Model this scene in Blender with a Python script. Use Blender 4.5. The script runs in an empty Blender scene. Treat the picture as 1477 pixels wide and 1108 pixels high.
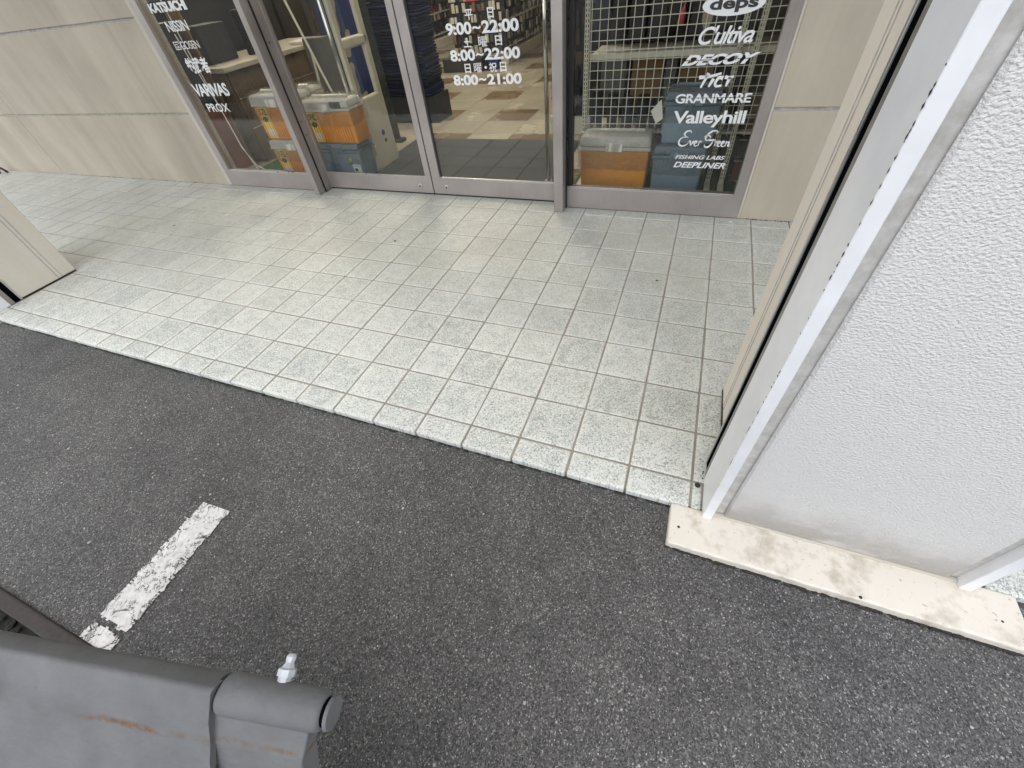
import bpy, bmesh, math, random
from mathutils import Vector, Matrix

random.seed(7)
S = 0.2                      # one porch tile = 0.2 m; all coordinates below are in tiles
scene = bpy.context.scene
col = scene.collection

# ------------------------------------------------------------------ camera
cam_d = bpy.data.cameras.new('camera')
cam = bpy.data.objects.new('camera', cam_d); col.objects.link(cam)
RIGHT = Vector((0.9311, 0.3517, -0.0962)); DOWN = Vector((0.1923, -0.6972, -0.6906)); FWD = Vector((-0.3099, 0.6247, -0.7168))
cam.matrix_world = Matrix.Translation(Vector((-1.0377, -4.0610, 6.2892)) * S) @ Matrix((RIGHT, -DOWN, -FWD)).transposed().to_4x4()
cam_d.sensor_fit = 'HORIZONTAL'; cam_d.sensor_width = 36.0
cam_d.lens = 592.5075 / 1477 * 36.0
cam_d.shift_x = (738.5 - 734.0016) / 1477
cam_d.shift_y = (542.6386 - 554.0) / 1477
cam_d.clip_start = 0.01; cam_d.clip_end = 2000
scene.camera = cam

# ------------------------------------------------------------------ sky, sun, exposure
SUN_EL, SUN_AZ = math.radians(77), math.radians(190)     # azimuth from +Y clockwise: behind the camera
world = bpy.data.worlds.new('World'); scene.world = world; world.use_nodes = True
wn = world.node_tree; bg = wn.nodes['Background']
sky = wn.nodes.new('ShaderNodeTexSky'); sky.sky_type = 'NISHITA'; sky.sun_disc = False
sky.sun_elevation = SUN_EL; sky.sun_rotation = SUN_AZ
sky.air_density = 1.0; sky.dust_density = 1.2; sky.ozone_density = 1.0
hs = wn.nodes.new('ShaderNodeHueSaturation'); hs.inputs['Saturation'].default_value = 0.30
wn.links.new(sky.outputs[0], hs.inputs['Color']); wn.links.new(hs.outputs[0], bg.inputs['Color'])
bg.inputs['Strength'].default_value = 0.15
sun_d = bpy.data.lights.new('sun', 'SUN'); sun = bpy.data.objects.new('sun', sun_d); col.objects.link(sun)
sun_d.energy = 0.5; sun_d.angle = math.radians(150); sun_d.color = (1.0, 0.99, 0.975)
sdir = Vector((math.sin(SUN_AZ) * math.cos(SUN_EL), math.cos(SUN_AZ) * math.cos(SUN_EL), math.sin(SUN_EL)))
sun.rotation_euler = sdir.to_track_quat('Z', 'Y').to_euler()
scene.view_settings.view_transform = 'Standard'; scene.view_settings.look = 'None'
scene.view_settings.exposure = 1.24; scene.view_settings.gamma = 1.0
scene.cycles.use_denoising = True
scene.cycles.max_bounces = 7; scene.cycles.diffuse_bounces = 4; scene.cycles.glossy_bounces = 3; scene.cycles.adaptive_threshold = 0.02; scene.cycles.transparent_max_bounces = 16
scene.cycles.caustics_reflective = False; scene.cycles.caustics_refractive = False

# ------------------------------------------------------------------ node helpers
def nd(nt, typ, props=None, **ins):
    n = nt.nodes.new(typ)
    for k, v in (props or {}).items(): setattr(n, k, v)
    for k, v in ins.items():
        key = int(k[1:]) if k[0] == 'i' and k[1:].isdigit() else k.replace('_', ' ')
        s = n.inputs[key]
        if isinstance(v, bpy.types.NodeSocket): nt.links.new(v, s)
        else: s.default_value = v
    return n
def c4(c): return (c[0], c[1], c[2], 1.0)
def ramp(nt, fac, stops, interp='LINEAR'):
    n = nt.nodes.new('ShaderNodeValToRGB'); nt.links.new(fac, n.inputs[0]); e = n.color_ramp.elements
    n.color_ramp.interpolation = interp
    while len(e) < len(stops): e.new(0.5)
    for el, (p, c) in zip(e, stops):
        el.position = p; el.color = c4(c) if isinstance(c, tuple) else (c, c, c, 1)
    return n.outputs[0]
def mix(nt, fac, a, b, mode='MIX'):
    n = nt.nodes.new('ShaderNodeMix'); n.data_type = 'RGBA'; n.blend_type = mode
    for s, v in ((n.inputs[0], fac), (n.inputs[6], a), (n.inputs[7], b)):
        if isinstance(v, bpy.types.NodeSocket): nt.links.new(v, s)
        else: s.default_value = c4(v) if isinstance(v, tuple) else v
    return n.outputs[2]
def mth(nt, op, a, b=0.0, c=None, clamp=False):
    n = nt.nodes.new('ShaderNodeMath'); n.operation = op; n.use_clamp = clamp
    for s, v in zip(n.inputs, (a, b) if c is None else (a, b, c)):
        if isinstance(v, bpy.types.NodeSocket): nt.links.new(v, s)
        else: s.default_value = v
    return n.outputs[0]
def pos(nt, scale=(1, 1, 1), rnd=False):
    g = nd(nt, 'ShaderNodeNewGeometry').outputs['Position']
    if rnd:
        oi = nd(nt, 'ShaderNodeObjectInfo')
        off = nd(nt, 'ShaderNodeVectorMath', {'operation': 'SCALE'}, i0=(37.0, 51.0, 13.0), Scale=oi.outputs['Random']).outputs[0]
        g = nd(nt, 'ShaderNodeVectorMath', {'operation': 'ADD'}, i0=g, i1=off).outputs[0]
    if scale != (1, 1, 1):
        g = nd(nt, 'ShaderNodeVectorMath', {'operation': 'MULTIPLY'}, i0=g, i1=scale).outputs[0]
    return g
def noise(nt, vec, scale, detail=3, rough=0.55, dist=0.0, d2=False):
    return nd(nt, 'ShaderNodeTexNoise', {'noise_dimensions': '2D'} if d2 else None, Vector=vec, Scale=scale, Detail=detail, Roughness=rough, Distortion=dist).outputs[0]
def sepz(nt, vec): return nd(nt, 'ShaderNodeSeparateXYZ', i0=vec).outputs
def bump(nt, h, strength=0.3, dist=0.002, nrm=None):
    n = nd(nt, 'ShaderNodeBump', Height=h, Strength=strength, Distance=dist)
    if nrm is not None: nt.links.new(nrm, n.inputs['Normal'])
    return n.outputs[0]
MATS = {}
def newmat(name, color=(0.5, 0.5, 0.5), rough=0.5, metal=0.0, spec=0.5, coat=0.0):
    m = bpy.data.materials.new(name); m.use_nodes = True; MATS[name] = m
    nt = m.node_tree; b = nt.nodes['Principled BSDF']
    b.inputs['Base Color'].default_value = c4(color); b.inputs['Roughness'].default_value = rough
    b.inputs['Metallic'].default_value = metal; b.inputs['Specular IOR Level'].default_value = spec
    b.inputs['Coat Weight'].default_value = coat
    return m, nt, b
def plain(name, color, rough=0.5, metal=0.0, var=0.12, scale=25.0, bmp=0.0, spec=0.5):
    """a procedural paint/plastic: base colour broken up by two noises, a little uneven gloss"""
    m, nt, b = newmat(name, color, rough, metal, spec)
    p = pos(nt)
    n1 = noise(nt, p, scale, 4); n2 = noise(nt, p, scale * 0.17, 3)
    f = mth(nt, 'MULTIPLY', mth(nt, 'ADD', n1, n2), 0.5)
    dark = tuple(c * (1 - var * 1.6) for c in color); lite = tuple(min(1, c * (1 + var)) for c in color)
    nt.links.new(ramp(nt, f, [(0.3, dark), (0.7, lite)]), b.inputs['Base Color'])
    nt.links.new(ramp(nt, n2, [(0.3, max(0, rough - 0.08)), (0.7, min(1, rough + 0.08))]), b.inputs['Roughness'])
    if bmp: nt.links.new(bump(nt, n1, bmp, 0.001), b.inputs['Normal'])
    return m

# asphalt
m, nt, b = newmat('asphalt', rough=0.85, spec=0.35)
p = pos(nt); D2 = {'voronoi_dimensions': '2D'}
warp = nd(nt, 'ShaderNodeVectorMath', {'operation': 'ADD'}, i0=p, i1=nd(nt, 'ShaderNodeVectorMath', {'operation': 'SCALE'}, i0=nd(nt, 'ShaderNodeTexNoise', {'noise_dimensions': '2D'}, Vector=p, Scale=120.0, Detail=3.0).outputs['Color'], Scale=0.007).outputs[0]).outputs[0]
v1 = nd(nt, 'ShaderNodeTexVoronoi', D2, Vector=warp, Scale=150.0); v2 = nd(nt, 'ShaderNodeTexVoronoi', D2, Vector=warp, Scale=390.0)
v3 = nd(nt, 'ShaderNodeTexVoronoi', D2, Vector=warp, Scale=46.0)
r1 = nd(nt, 'ShaderNodeSeparateColor', i0=v1.outputs['Color']).outputs; r2 = nd(nt, 'ShaderNodeSeparateColor', i0=v2.outputs['Color']).outputs
r3 = nd(nt, 'ShaderNodeSeparateColor', i0=v3.outputs['Color']).outputs
stone = ramp(nt, r1[0], [(0.0, (0.05, 0.048, 0.047)), (0.4, (0.085, 0.083, 0.081)), (0.75, (0.12, 0.117, 0.114)), (0.93, (0.17, 0.166, 0.16)), (1.0, (0.28, 0.274, 0.262))])
fine = ramp(nt, r2[1], [(0.0, (0.03, 0.029, 0.029)), (0.25, (0.062, 0.06, 0.059)), (0.6, (0.10, 0.098, 0.095)), (0.88, (0.15, 0.147, 0.142)), (0.955, (0.21, 0.205, 0.197)), (0.988, (0.40, 0.39, 0.375))])
sm = mth(nt, 'GREATER_THAN', r1[2], 0.6)
edge = ramp(nt, v1.outputs['Distance'], [(0.3, 1.0), (0.45, 0.0)])
base = mix(nt, mth(nt, 'MULTIPLY', sm, edge), fine, stone)
big = mth(nt, 'MULTIPLY', mth(nt, 'GREATER_THAN', r3[0], 0.95), ramp(nt, v3.outputs['Distance'], [(0.10, 1.0), (0.22, 0.0)]))      # a few larger pale stones
base = mix(nt, mth(nt, 'MULTIPLY', mth(nt, 'MULTIPLY', big, r3[1]), 0.9), base, (0.24, 0.235, 0.225))
lg = mth(nt, 'ADD', mth(nt, 'MULTIPLY', noise(nt, p, 1.1, 3, d2=True), 0.55), mth(nt, 'MULTIPLY', noise(nt, p, 7.0, 5, 0.7, d2=True), 0.45))
base = mix(nt, 1.0, base, ramp(nt, lg, [(0.3, (0.60, 0.594, 0.592)), (0.5, (0.90, 0.89, 0.885)), (0.72, (1.2, 1.185, 1.17))]), 'MULTIPLY')
nt.links.new(base, b.inputs['Base Color'])
nt.links.new(ramp(nt, r2[0], [(0.0, 0.95), (0.8, 0.8), (1.0, 0.45)]), b.inputs['Roughness'])
h = mth(nt, 'ADD', mth(nt, 'MULTIPLY', v1.outputs['Distance'], -0.7), mth(nt, 'MULTIPLY', r2[2], 0.35))
nt.links.new(bump(nt, h, 0.55, 0.0022), b.inputs['Normal'])

# road paint, cracked so the asphalt shows through
m, nt, b = newmat('road_paint', rough=0.7)
p = pos(nt)
def hair(sc, w, dist): return ramp(nt, mth(nt, 'ABSOLUTE', mth(nt, 'SUBTRACT', noise(nt, p, sc, 6, 0.62, dist, True), 0.5)), [(w * .5, 1.0), (w, 0.0)])
gate = ramp(nt, noise(nt, p, 10.0, 3, d2=True), [(0.44, 0.0), (0.54, 1.0)])
crack = mth(nt, 'MAXIMUM', mth(nt, 'MULTIPLY', hair(16.0, 0.030, 0.6), gate), mth(nt, 'MULTIPLY', hair(42.0, 0.030, 0.3), ramp(nt, noise(nt, p, 17.0, 2, d2=True), [(0.48, 0.0), (0.56, 1.0)])))
flake = ramp(nt, noise(nt, p, 85.0, 4, 0.7), [(0.60, 0.0), (0.66, 1.0)])
wear = mth(nt, 'MAXIMUM', crack, mth(nt, 'MULTIPLY', flake, ramp(nt, noise(nt, p, 13.0, 2), [(0.4, 0.15), (0.62, 1.0)])))
pc = ramp(nt, noise(nt, p, 60.0, 4), [(0.3, (0.56, 0.54, 0.52)), (0.7, (0.74, 0.72, 0.70))])
nt.links.new(mix(nt, wear, pc, (0.06, 0.057, 0.055)), b.inputs['Base Color'])
nt.links.new(bump(nt, mth(nt, 'SUBTRACT', noise(nt, p, 150.0, 3), wear), 0.5, 0.002), b.inputs['Normal'])

# porch tiles
m, nt, b = newmat('porch_tile', rough=0.42, spec=0.45)
p = pos(nt, rnd=True); pw = pos(nt)
oi = nd(nt, 'ShaderNodeObjectInfo').outputs['Random']
f1 = noise(nt, p, 165.0, 3, 0.6, 0.9, True); f2 = noise(nt, p, 20.0, 3, 0.55, 0.6, True)
fm = mth(nt, 'ADD', f1, mth(nt, 'MULTIPLY', mth(nt, 'SUBTRACT', f2, 0.5), 0.24))
fm = mth(nt, 'ADD', fm, mth(nt, 'MULTIPLY', mth(nt, 'SUBTRACT', oi, 0.5), 0.06))
lc = sepz(nt, nd(nt, 'ShaderNodeTexCoord').outputs['Object'])
rx = mth(nt, 'MINIMUM', lc[0], mth(nt, 'SUBTRACT', 0.193, lc[0])); ry = mth(nt, 'MINIMUM', lc[1], mth(nt, 'SUBTRACT', 0.193, lc[1]))
fm = mth(nt, 'ADD', fm, ramp(nt, mth(nt, 'MINIMUM', rx, ry), [(0.0, 0.07), (0.022, 0.0)]))      # pale fired rim of each tile
tc = ramp(nt, fm, [(0.38, (0.285, 0.307, 0.292)), (0.44, (0.43, 0.45, 0.422)), (0.50, (0.60, 0.615, 0.57)), (0.60, (0.73, 0.738, 0.682))])
tc = mix(nt, mth(nt, 'MULTIPLY', ramp(nt, noise(nt, p, 330.0, 2, d2=True), [(0.55, 0.0), (0.75, 1.0)]), 0.3), tc, (0.75, 0.75, 0.71))
# grime in drifts, plus the porch shade mixed evenly into the tile colour
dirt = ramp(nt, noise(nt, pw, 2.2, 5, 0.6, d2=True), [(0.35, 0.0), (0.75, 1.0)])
back = ramp(nt, mth(nt, 'MULTIPLY', sepz(nt, pw)[1], 0.5), [(0.03, 0.04), (0.6, 0.62)])      # painted shade and grime, deeper towards the shop
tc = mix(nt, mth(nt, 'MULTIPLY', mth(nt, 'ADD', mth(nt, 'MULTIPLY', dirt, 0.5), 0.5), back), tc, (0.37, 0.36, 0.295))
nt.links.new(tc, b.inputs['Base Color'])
nt.links.new(ramp(nt, f1, [(0.3, 0.55), (0.7, 0.36)]), b.inputs['Roughness'])
nt.links.new(bump(nt, f1, 0.5, 0.002), b.inputs['Normal'])

m, nt, b = newmat('grout', rough=0.9)
p = pos(nt); g1 = noise(nt, p, 7.0, 4); g2 = noise(nt, p, 140.0, 3)
nt.links.new(mix(nt, mth(nt, 'MULTIPLY', g2, 0.5), ramp(nt, g1, [(0.3, (0.24, 0.215, 0.18)), (0.7, (0.40, 0.365, 0.31))]), (0.16, 0.14, 0.115)), b.inputs['Base Color'])

# beige store wall
def wallmat(name, c0, c1, grain, bmp):
    m, nt, b = newmat(name, rough=0.85, spec=0.3)
    p = pos(nt); ps = pos(nt, (1.0, 1.0, 0.13))
    st = noise(nt, ps, 3.6, 5, 0.6, 0.4); cl = noise(nt, p, 1.6, 4); sp = noise(nt, p, 45.0, 3, 0.7)
    f = mth(nt, 'ADD', mth(nt, 'MULTIPLY', st, 0.55), mth(nt, 'MULTIPLY', cl, 0.45))
    base = ramp(nt, f, [(0.32, c0), (0.62, c1)])
    speck = ramp(nt, noise(nt, p, 26.0, 5, 0.75), [(0.70, 0.0), (0.76, 1.0)])
    base = mix(nt, mth(nt, 'MULTIPLY', speck, 0.35), base, (0.12, 0.105, 0.085))
    base = mix(nt, mth(nt, 'MULTIPLY', sp, 0.12), base, (0.2, 0.18, 0.15))
    nt.links.new(base, b.inputs['Base Color'])
    nt.links.new(bump(nt, noise(nt, p, grain, 3, 0.6), bmp, 0.0015), b.inputs['Normal'])
wallmat('wall_beige', (0.35, 0.305, 0.24), (0.505, 0.45, 0.362), 260.0, 0.3)
wallmat('pillar_beige', (0.62, 0.565, 0.48), (0.72, 0.665, 0.575), 260.0, 0.25)
wallmat('wall_trim', (0.46, 0.42, 0.35), (0.55, 0.51, 0.44), 300.0, 0.2)

# white stucco with trowel texture and a grey stain near the foot
m, nt, b = newmat('stucco_white', rough=0.6, spec=0.4)
p = pos(nt); xyz = sepz(nt, p)
tw = pos(nt, (1.0, 1.0, 1.15))
tx = nd(nt, 'ShaderNodeTexNoise', Vector=tw, Scale=195.0, Detail=2.5, Roughness=0.5, Distortion=0.15).outputs[0]
st = mth(nt, 'MULTIPLY', ramp(nt, noise(nt, pos(nt, (1, 1, 1.6)), 5.0, 5, 0.6), [(0.34, 0.0), (0.58, 1.0)]), ramp(nt, xyz[2], [(0.03, 1.0), (0.20, 0.0)]))
base = mix(nt, mth(nt, 'MULTIPLY', st, 0.75), (0.67, 0.652, 0.628), (0.28, 0.255, 0.22))
base = mix(nt, mth(nt, 'MULTIPLY', ramp(nt, tx, [(0.3, 1.0), (0.5, 0.0)]), 0.06), base, (0.45, 0.43, 0.40))
nt.links.new(base, b.inputs['Base Color'])
nt.links.new(bump(nt, mth(nt, 'ADD', tx, mth(nt, 'MULTIPLY', noise(nt, p, 24.0, 3), 0.5)), 0.8, 0.005), b.inputs['Normal'])

m, nt, b = newmat('panel_margin', rough=0.8, spec=0.2)
p = pos(nt)
nt.links.new(ramp(nt, noise(nt, p, 38.0, 5, 0.65), [(0.3, (0.42, 0.40, 0.37)), (0.68, (0.60, 0.58, 0.55))]), b.inputs['Base Color'])
nt.links.new(bump(nt, noise(nt, p, 160.0, 3), 0.3, 0.001), b.inputs['Normal'])

m, nt, b = newmat('stucco_margin', rough=0.85, spec=0.2)
p = pos(nt)
nt.links.new(ramp(nt, noise(nt, p, 38.0, 5, 0.65), [(0.3, (0.30, 0.28, 0.255)), (0.68, (0.50, 0.475, 0.44))]), b.inputs['Base Color'])
nt.links.new(bump(nt, noise(nt, p, 160.0, 3), 0.3, 0.001), b.inputs['Normal'])

# plinth: cream paint with brown smears
m, nt, b = newmat('plinth_cream', rough=0.55)
p = pos(nt)
s1 = ramp(nt, noise(nt, p, 6.5, 6, 0.68), [(0.50, 0.0), (0.74, 1.0)])
s2 = ramp(nt, noise(nt, p, 75.0, 3, 0.7), [(0.64, 0.0), (0.72, 1.0)])
base = mix(nt, mth(nt, 'MULTIPLY', s1, 0.85), (0.69, 0.635, 0.55), (0.24, 0.18, 0.105))
base = mix(nt, mth(nt, 'MULTIPLY', s2, 0.55), base, (0.14, 0.12, 0.10))
nt.links.new(base, b.inputs['Base Color'])
nt.links.new(bump(nt, noise(nt, p, 60.0, 4), 0.15, 0.002), b.inputs['Normal'])

# painted and anodised metal
plain('white_metal', (0.80, 0.80, 0.80), 0.35, 0.0, 0.05, 18.0)
m, nt, b = newmat('bronze_aluminium', rough=0.38, metal=0.55)
p = pos(nt, (3.0, 3.0, 90.0)); p2 = pos(nt, (90.0, 3.0, 3.0))
g = noise(nt, p2, 2.0, 3); l = noise(nt, pos(nt), 4.0, 4)
nt.links.new(ramp(nt, mth(nt, 'ADD', mth(nt, 'MULTIPLY', g, 0.3), mth(nt, 'MULTIPLY', l, 0.7)), [(0.3, (0.34, 0.305, 0.285)), (0.7, (0.43, 0.39, 0.365))]), b.inputs['Base Color'])
nt.links.new(ramp(nt, l, [(0.3, 0.32), (0.7, 0.48)]), b.inputs['Roughness'])
plain('silver_aluminium', (0.55, 0.54, 0.52), 0.35, 0.8, 0.08, 30)
plain('chrome', (0.75, 0.75, 0.74), 0.12, 1.0, 0.03, 10)
plain('black_rubber', (0.012, 0.012, 0.014), 0.5, 0, 0.3, 60)
plain('lip_taupe', (0.27, 0.25, 0.225), 0.5, 0.2, 0.2, 40)
plain('gap_black', (0.004, 0.004, 0.005), 0.95, 0, 0.1, 60, spec=0.0)
plain('dark_dirt_and_shade', (0.035, 0.03, 0.025), 0.9, 0, 0.3, 80, 0.4)
plain('white_vinyl', (0.72, 0.72, 0.71), 0.5, 0, 0.02, 20)
plain('black_vinyl', (0.03, 0.03, 0.03), 0.45, 0, 0.1, 20)
plain('red_vinyl', (0.45, 0.02, 0.025), 0.4, 0, 0.08, 20)
plain('yellow_label', (0.9, 0.72, 0.10), 0.45, 0, 0.06, 30)
plain('cooler_orange', (0.78, 0.33, 0.06), 0.4, 0, 0.1, 30)
plain('cooler_blue', (0.20, 0.28, 0.37), 0.4, 0, 0.1, 30)
plain('cooler_navy', (0.03, 0.045, 0.07), 0.4, 0, 0.1, 30)
plain('lid_white', (0.80, 0.79, 0.76), 0.35, 0, 0.05, 30)
plain('paper_white', (0.72, 0.71, 0.69), 0.7, 0, 0.05, 40)
plain('gate_cream', (0.66, 0.62, 0.50), 0.45, 0, 0.05, 12)
plain('purple_sticker', (0.10, 0.08, 0.30), 0.4, 0, 0.1, 30)
plain('turf_green', (0.03, 0.10, 0.035), 0.95, 0, 0.4, 220, 0.8)
plain('mat_grey', (0.055, 0.06, 0.068), 0.95, 0, 0.18, 300, 0.6)
plain('floor_cream', (0.44, 0.405, 0.33), 0.22, 0, 0.08, 14)
plain('floor_brown', (0.21, 0.15, 0.095), 0.25, 0, 0.1, 14)
plain('floor_joint', (0.16, 0.14, 0.11), 0.8, 0, 0.1, 14)
plain('shop_wall', (0.42, 0.40, 0.36), 0.8, 0, 0.08, 6)
plain('shop_ceiling', (0.6, 0.6, 0.58), 0.85, 0, 0.04, 6)
plain('counter_top', (0.42, 0.39, 0.33), 0.35, 0, 0.06, 15)
plain('counter_rib', (0.17, 0.125, 0.08), 0.45, 0, 0.15, 30)
plain('counter_wood', (0.10, 0.065, 0.04), 0.5, 0, 0.2, 30)
plain('red_wood', (0.16, 0.055, 0.035), 0.5, 0, 0.2, 20)
plain('navy_cloth', (0.012, 0.02, 0.07), 0.9, 0, 0.2, 60, 0.3)
plain('navy_bright', (0.022, 0.042, 0.15), 0.85, 0, 0.2, 60, 0.3)
plain('fish_cream', (0.42, 0.34, 0.27), 0.9, 0, 0.2, 60)
plain('rack_cream', (0.68, 0.66, 0.57), 0.4, 0, 0.05, 30)
plain('wire_cream', (0.82, 0.80, 0.72), 0.35, 0, 0.05, 30)
plain('stock_black', (0.012, 0.012, 0.014), 0.5, 0, 0.3, 30)
plain('stock_charcoal', (0.03, 0.03, 0.034), 0.55, 0, 0.3, 30)
plain('stock_blue', (0.02, 0.035, 0.06), 0.5, 0, 0.3, 30)
plain('cardboard', (0.25, 0.16, 0.08), 0.8, 0, 0.12, 30)
plain('grey_tote', (0.12, 0.125, 0.13), 0.5, 0, 0.15, 30)
plain('pink_plastic', (0.6, 0.09, 0.13), 0.4, 0, 0.1, 30)
plain('kerb_dark', (0.05, 0.043, 0.038), 0.9, 0, 0.3, 60, 0.6)
plain('soil_black', (0.012, 0.011, 0.010), 0.95, 0, 0.5, 120, 0.9)
plain('grit_pale', (0.45, 0.43, 0.40), 0.7, 0, 0.25, 90)
plain('leaf_brown', (0.07, 0.05, 0.03), 0.8, 0, 0.3, 90)
plain('dark_green', (0.035, 0.045, 0.03), 0.8, 0, 0.5, 30)
plain('weed_green', (0.10, 0.11, 0.045), 0.8, 0, 0.3, 90)
plain('nipple_zinc', (0.50, 0.51, 0.53), 0.45, 0.2, 0.08, 120, 0.2)
plain('concrete_soffit', (0.66, 0.64, 0.60), 0.85, 0, 0.06, 6)

# grey gate paint with rust lines
m, nt, b = newmat('flap_paint', rough=0.62, spec=0.3)
tco = nd(nt, 'ShaderNodeTexCoord').outputs['Object']
p = tco; ox = sepz(nt, p)
cl = noise(nt, p, 24.0, 4); wob = mth(nt, 'MULTIPLY', mth(nt, 'SUBTRACT', noise(nt, p, 45.0, 3), 0.5), 0.010)
base = ramp(nt, cl, [(0.3, (0.115, 0.1155, 0.116)), (0.7, (0.15, 0.1505, 0.151))])
# local frame of the flap: x along the hinge, y down the plate
d1 = mth(nt, 'ABSOLUTE', mth(nt, 'ADD', mth(nt, 'SUBTRACT', ox[1], 0.0275), wob))
ln = ramp(nt, d1, [(0.0006, 1.0), (0.0034, 0.0)])
brk = ramp(nt, noise(nt, p, 60.0, 4, 0.65), [(0.42, 0.0), (0.55, 1.0)])
brk = mth(nt, 'MULTIPLY', brk, ramp(nt, noise(nt, p, 11.0, 2), [(0.40, 0.0), (0.50, 1.0)]))
rust = mth(nt, 'MULTIPLY', ln, brk)
spots = ramp(nt, noise(nt, p, 55.0, 3, 0.6), [(0.715, 0.0), (0.75, 1.0)])
rust = mth(nt, 'MAXIMUM', rust, mth(nt, 'MULTIPLY', spots, 0.8))
base = mix(nt, mth(nt, 'MULTIPLY', rust, 0.9), base, ramp(nt, noise(nt, p, 180.0, 2), [(0.3, (0.07, 0.032, 0.012)), (0.7, (0.19, 0.095, 0.03))]))
scr = ramp(nt, nd(nt, 'ShaderNodeTexNoise', Vector=nd(nt, 'ShaderNodeMapping', i0=p, Rotation=(0, 0, 0.9), Scale=(8, 90, 8)).outputs[0], Scale=2.2, Detail=4.0).outputs[0], [(0.66, 0.0), (0.72, 1.0)])
base = mix(nt, mth(nt, 'MULTIPLY', scr, 0.22), base, (0.14, 0.14, 0.14))
nt.links.new(base, b.inputs['Base Color'])
nt.links.new(bump(nt, noise(nt, p, 55.0, 5, 0.6), 0.5, 0.004), b.inputs['Normal'])

# corrugated counter cladding keeps its colour in the material, its ribs are geometry
# glass: thin pane, Fresnel mirror over a clear body
def glassmat(name, tint, ior=1.5, refl=1.0):
    m = bpy.data.materials.new(name); m.use_nodes = True; MATS[name] = m; nt = m.node_tree
    nt.nodes.remove(nt.nodes['Principled BSDF'])
    out = nt.nodes['Material Output']
    bf = nd(nt, 'ShaderNodeNewGeometry').outputs['Backfacing']    # the pane's inner face mirrors like its outer one
    fr = nd(nt, 'ShaderNodeFresnel', IOR=mth(nt, 'ADD', mth(nt, 'MULTIPLY', bf, 1 / ior - ior), ior)).outputs[0]
    wav = bump(nt, noise(nt, pos(nt), 2.5, 2), 0.03, 0.01)
    gl = nd(nt, 'ShaderNodeBsdfGlossy', Color=(1, 1, 1, 1), Roughness=0.01, Normal=wav)
    tr = nd(nt, 'ShaderNodeBsdfTransparent', Color=c4(tint))
    mx = nd(nt, 'ShaderNodeMixShader', i0=mth(nt, 'MULTIPLY', fr, refl, clamp=True), i1=tr.outputs[0], i2=gl.outputs[0])
    nt.links.new(mx.outputs[0], out.inputs[0])
glassmat('glass', (0.90, 0.90, 0.87), 1.5, 0.7)
def filmmat(name):
    m = bpy.data.materials.new(name); m.use_nodes = True; MATS[name] = m; nt = m.node_tree
    nt.nodes.remove(nt.nodes['Principled BSDF']); out = nt.nodes['Material Output']
    p = pos(nt)
    cre = nd(nt, 'ShaderNodeTexNoise', Vector=p, Scale=22.0, Detail=5.0, Roughness=0.7, Distortion=2.5).outputs[0]
    nrm = bump(nt, cre, 1.0, 0.03)
    gl = nd(nt, 'ShaderNodeBsdfGlossy', Color=(0.95, 0.95, 0.95, 1), Roughness=0.12, Normal=nrm)
    tr = nd(nt, 'ShaderNodeBsdfTransparent', Color=(0.95, 0.95, 0.95, 1))
    lw = nd(nt, 'ShaderNodeLayerWeight', Blend=0.35, Normal=nrm).outputs['Facing']
    f = mth(nt, 'ADD', mth(nt, 'MULTIPLY', lw, 0.6), ramp(nt, cre, [(0.58, 0.02), (0.68, 0.25)]), clamp=True)
    mx = nd(nt, 'ShaderNodeMixShader', i0=f, i1=tr.outputs[0], i2=gl.outputs[0])
    nt.links.new(mx.outputs[0], out.inputs[0])
filmmat('plastic_film')
m = bpy.data.materials.new('lamp_tube'); m.use_nodes = True; MATS['lamp_tube'] = m
b = m.node_tree.nodes['Principled BSDF']; b.inputs['Emission Color'].default_value = (1, 0.90, 0.74, 1); b.inputs['Emission Strength'].default_value = 95.0

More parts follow.
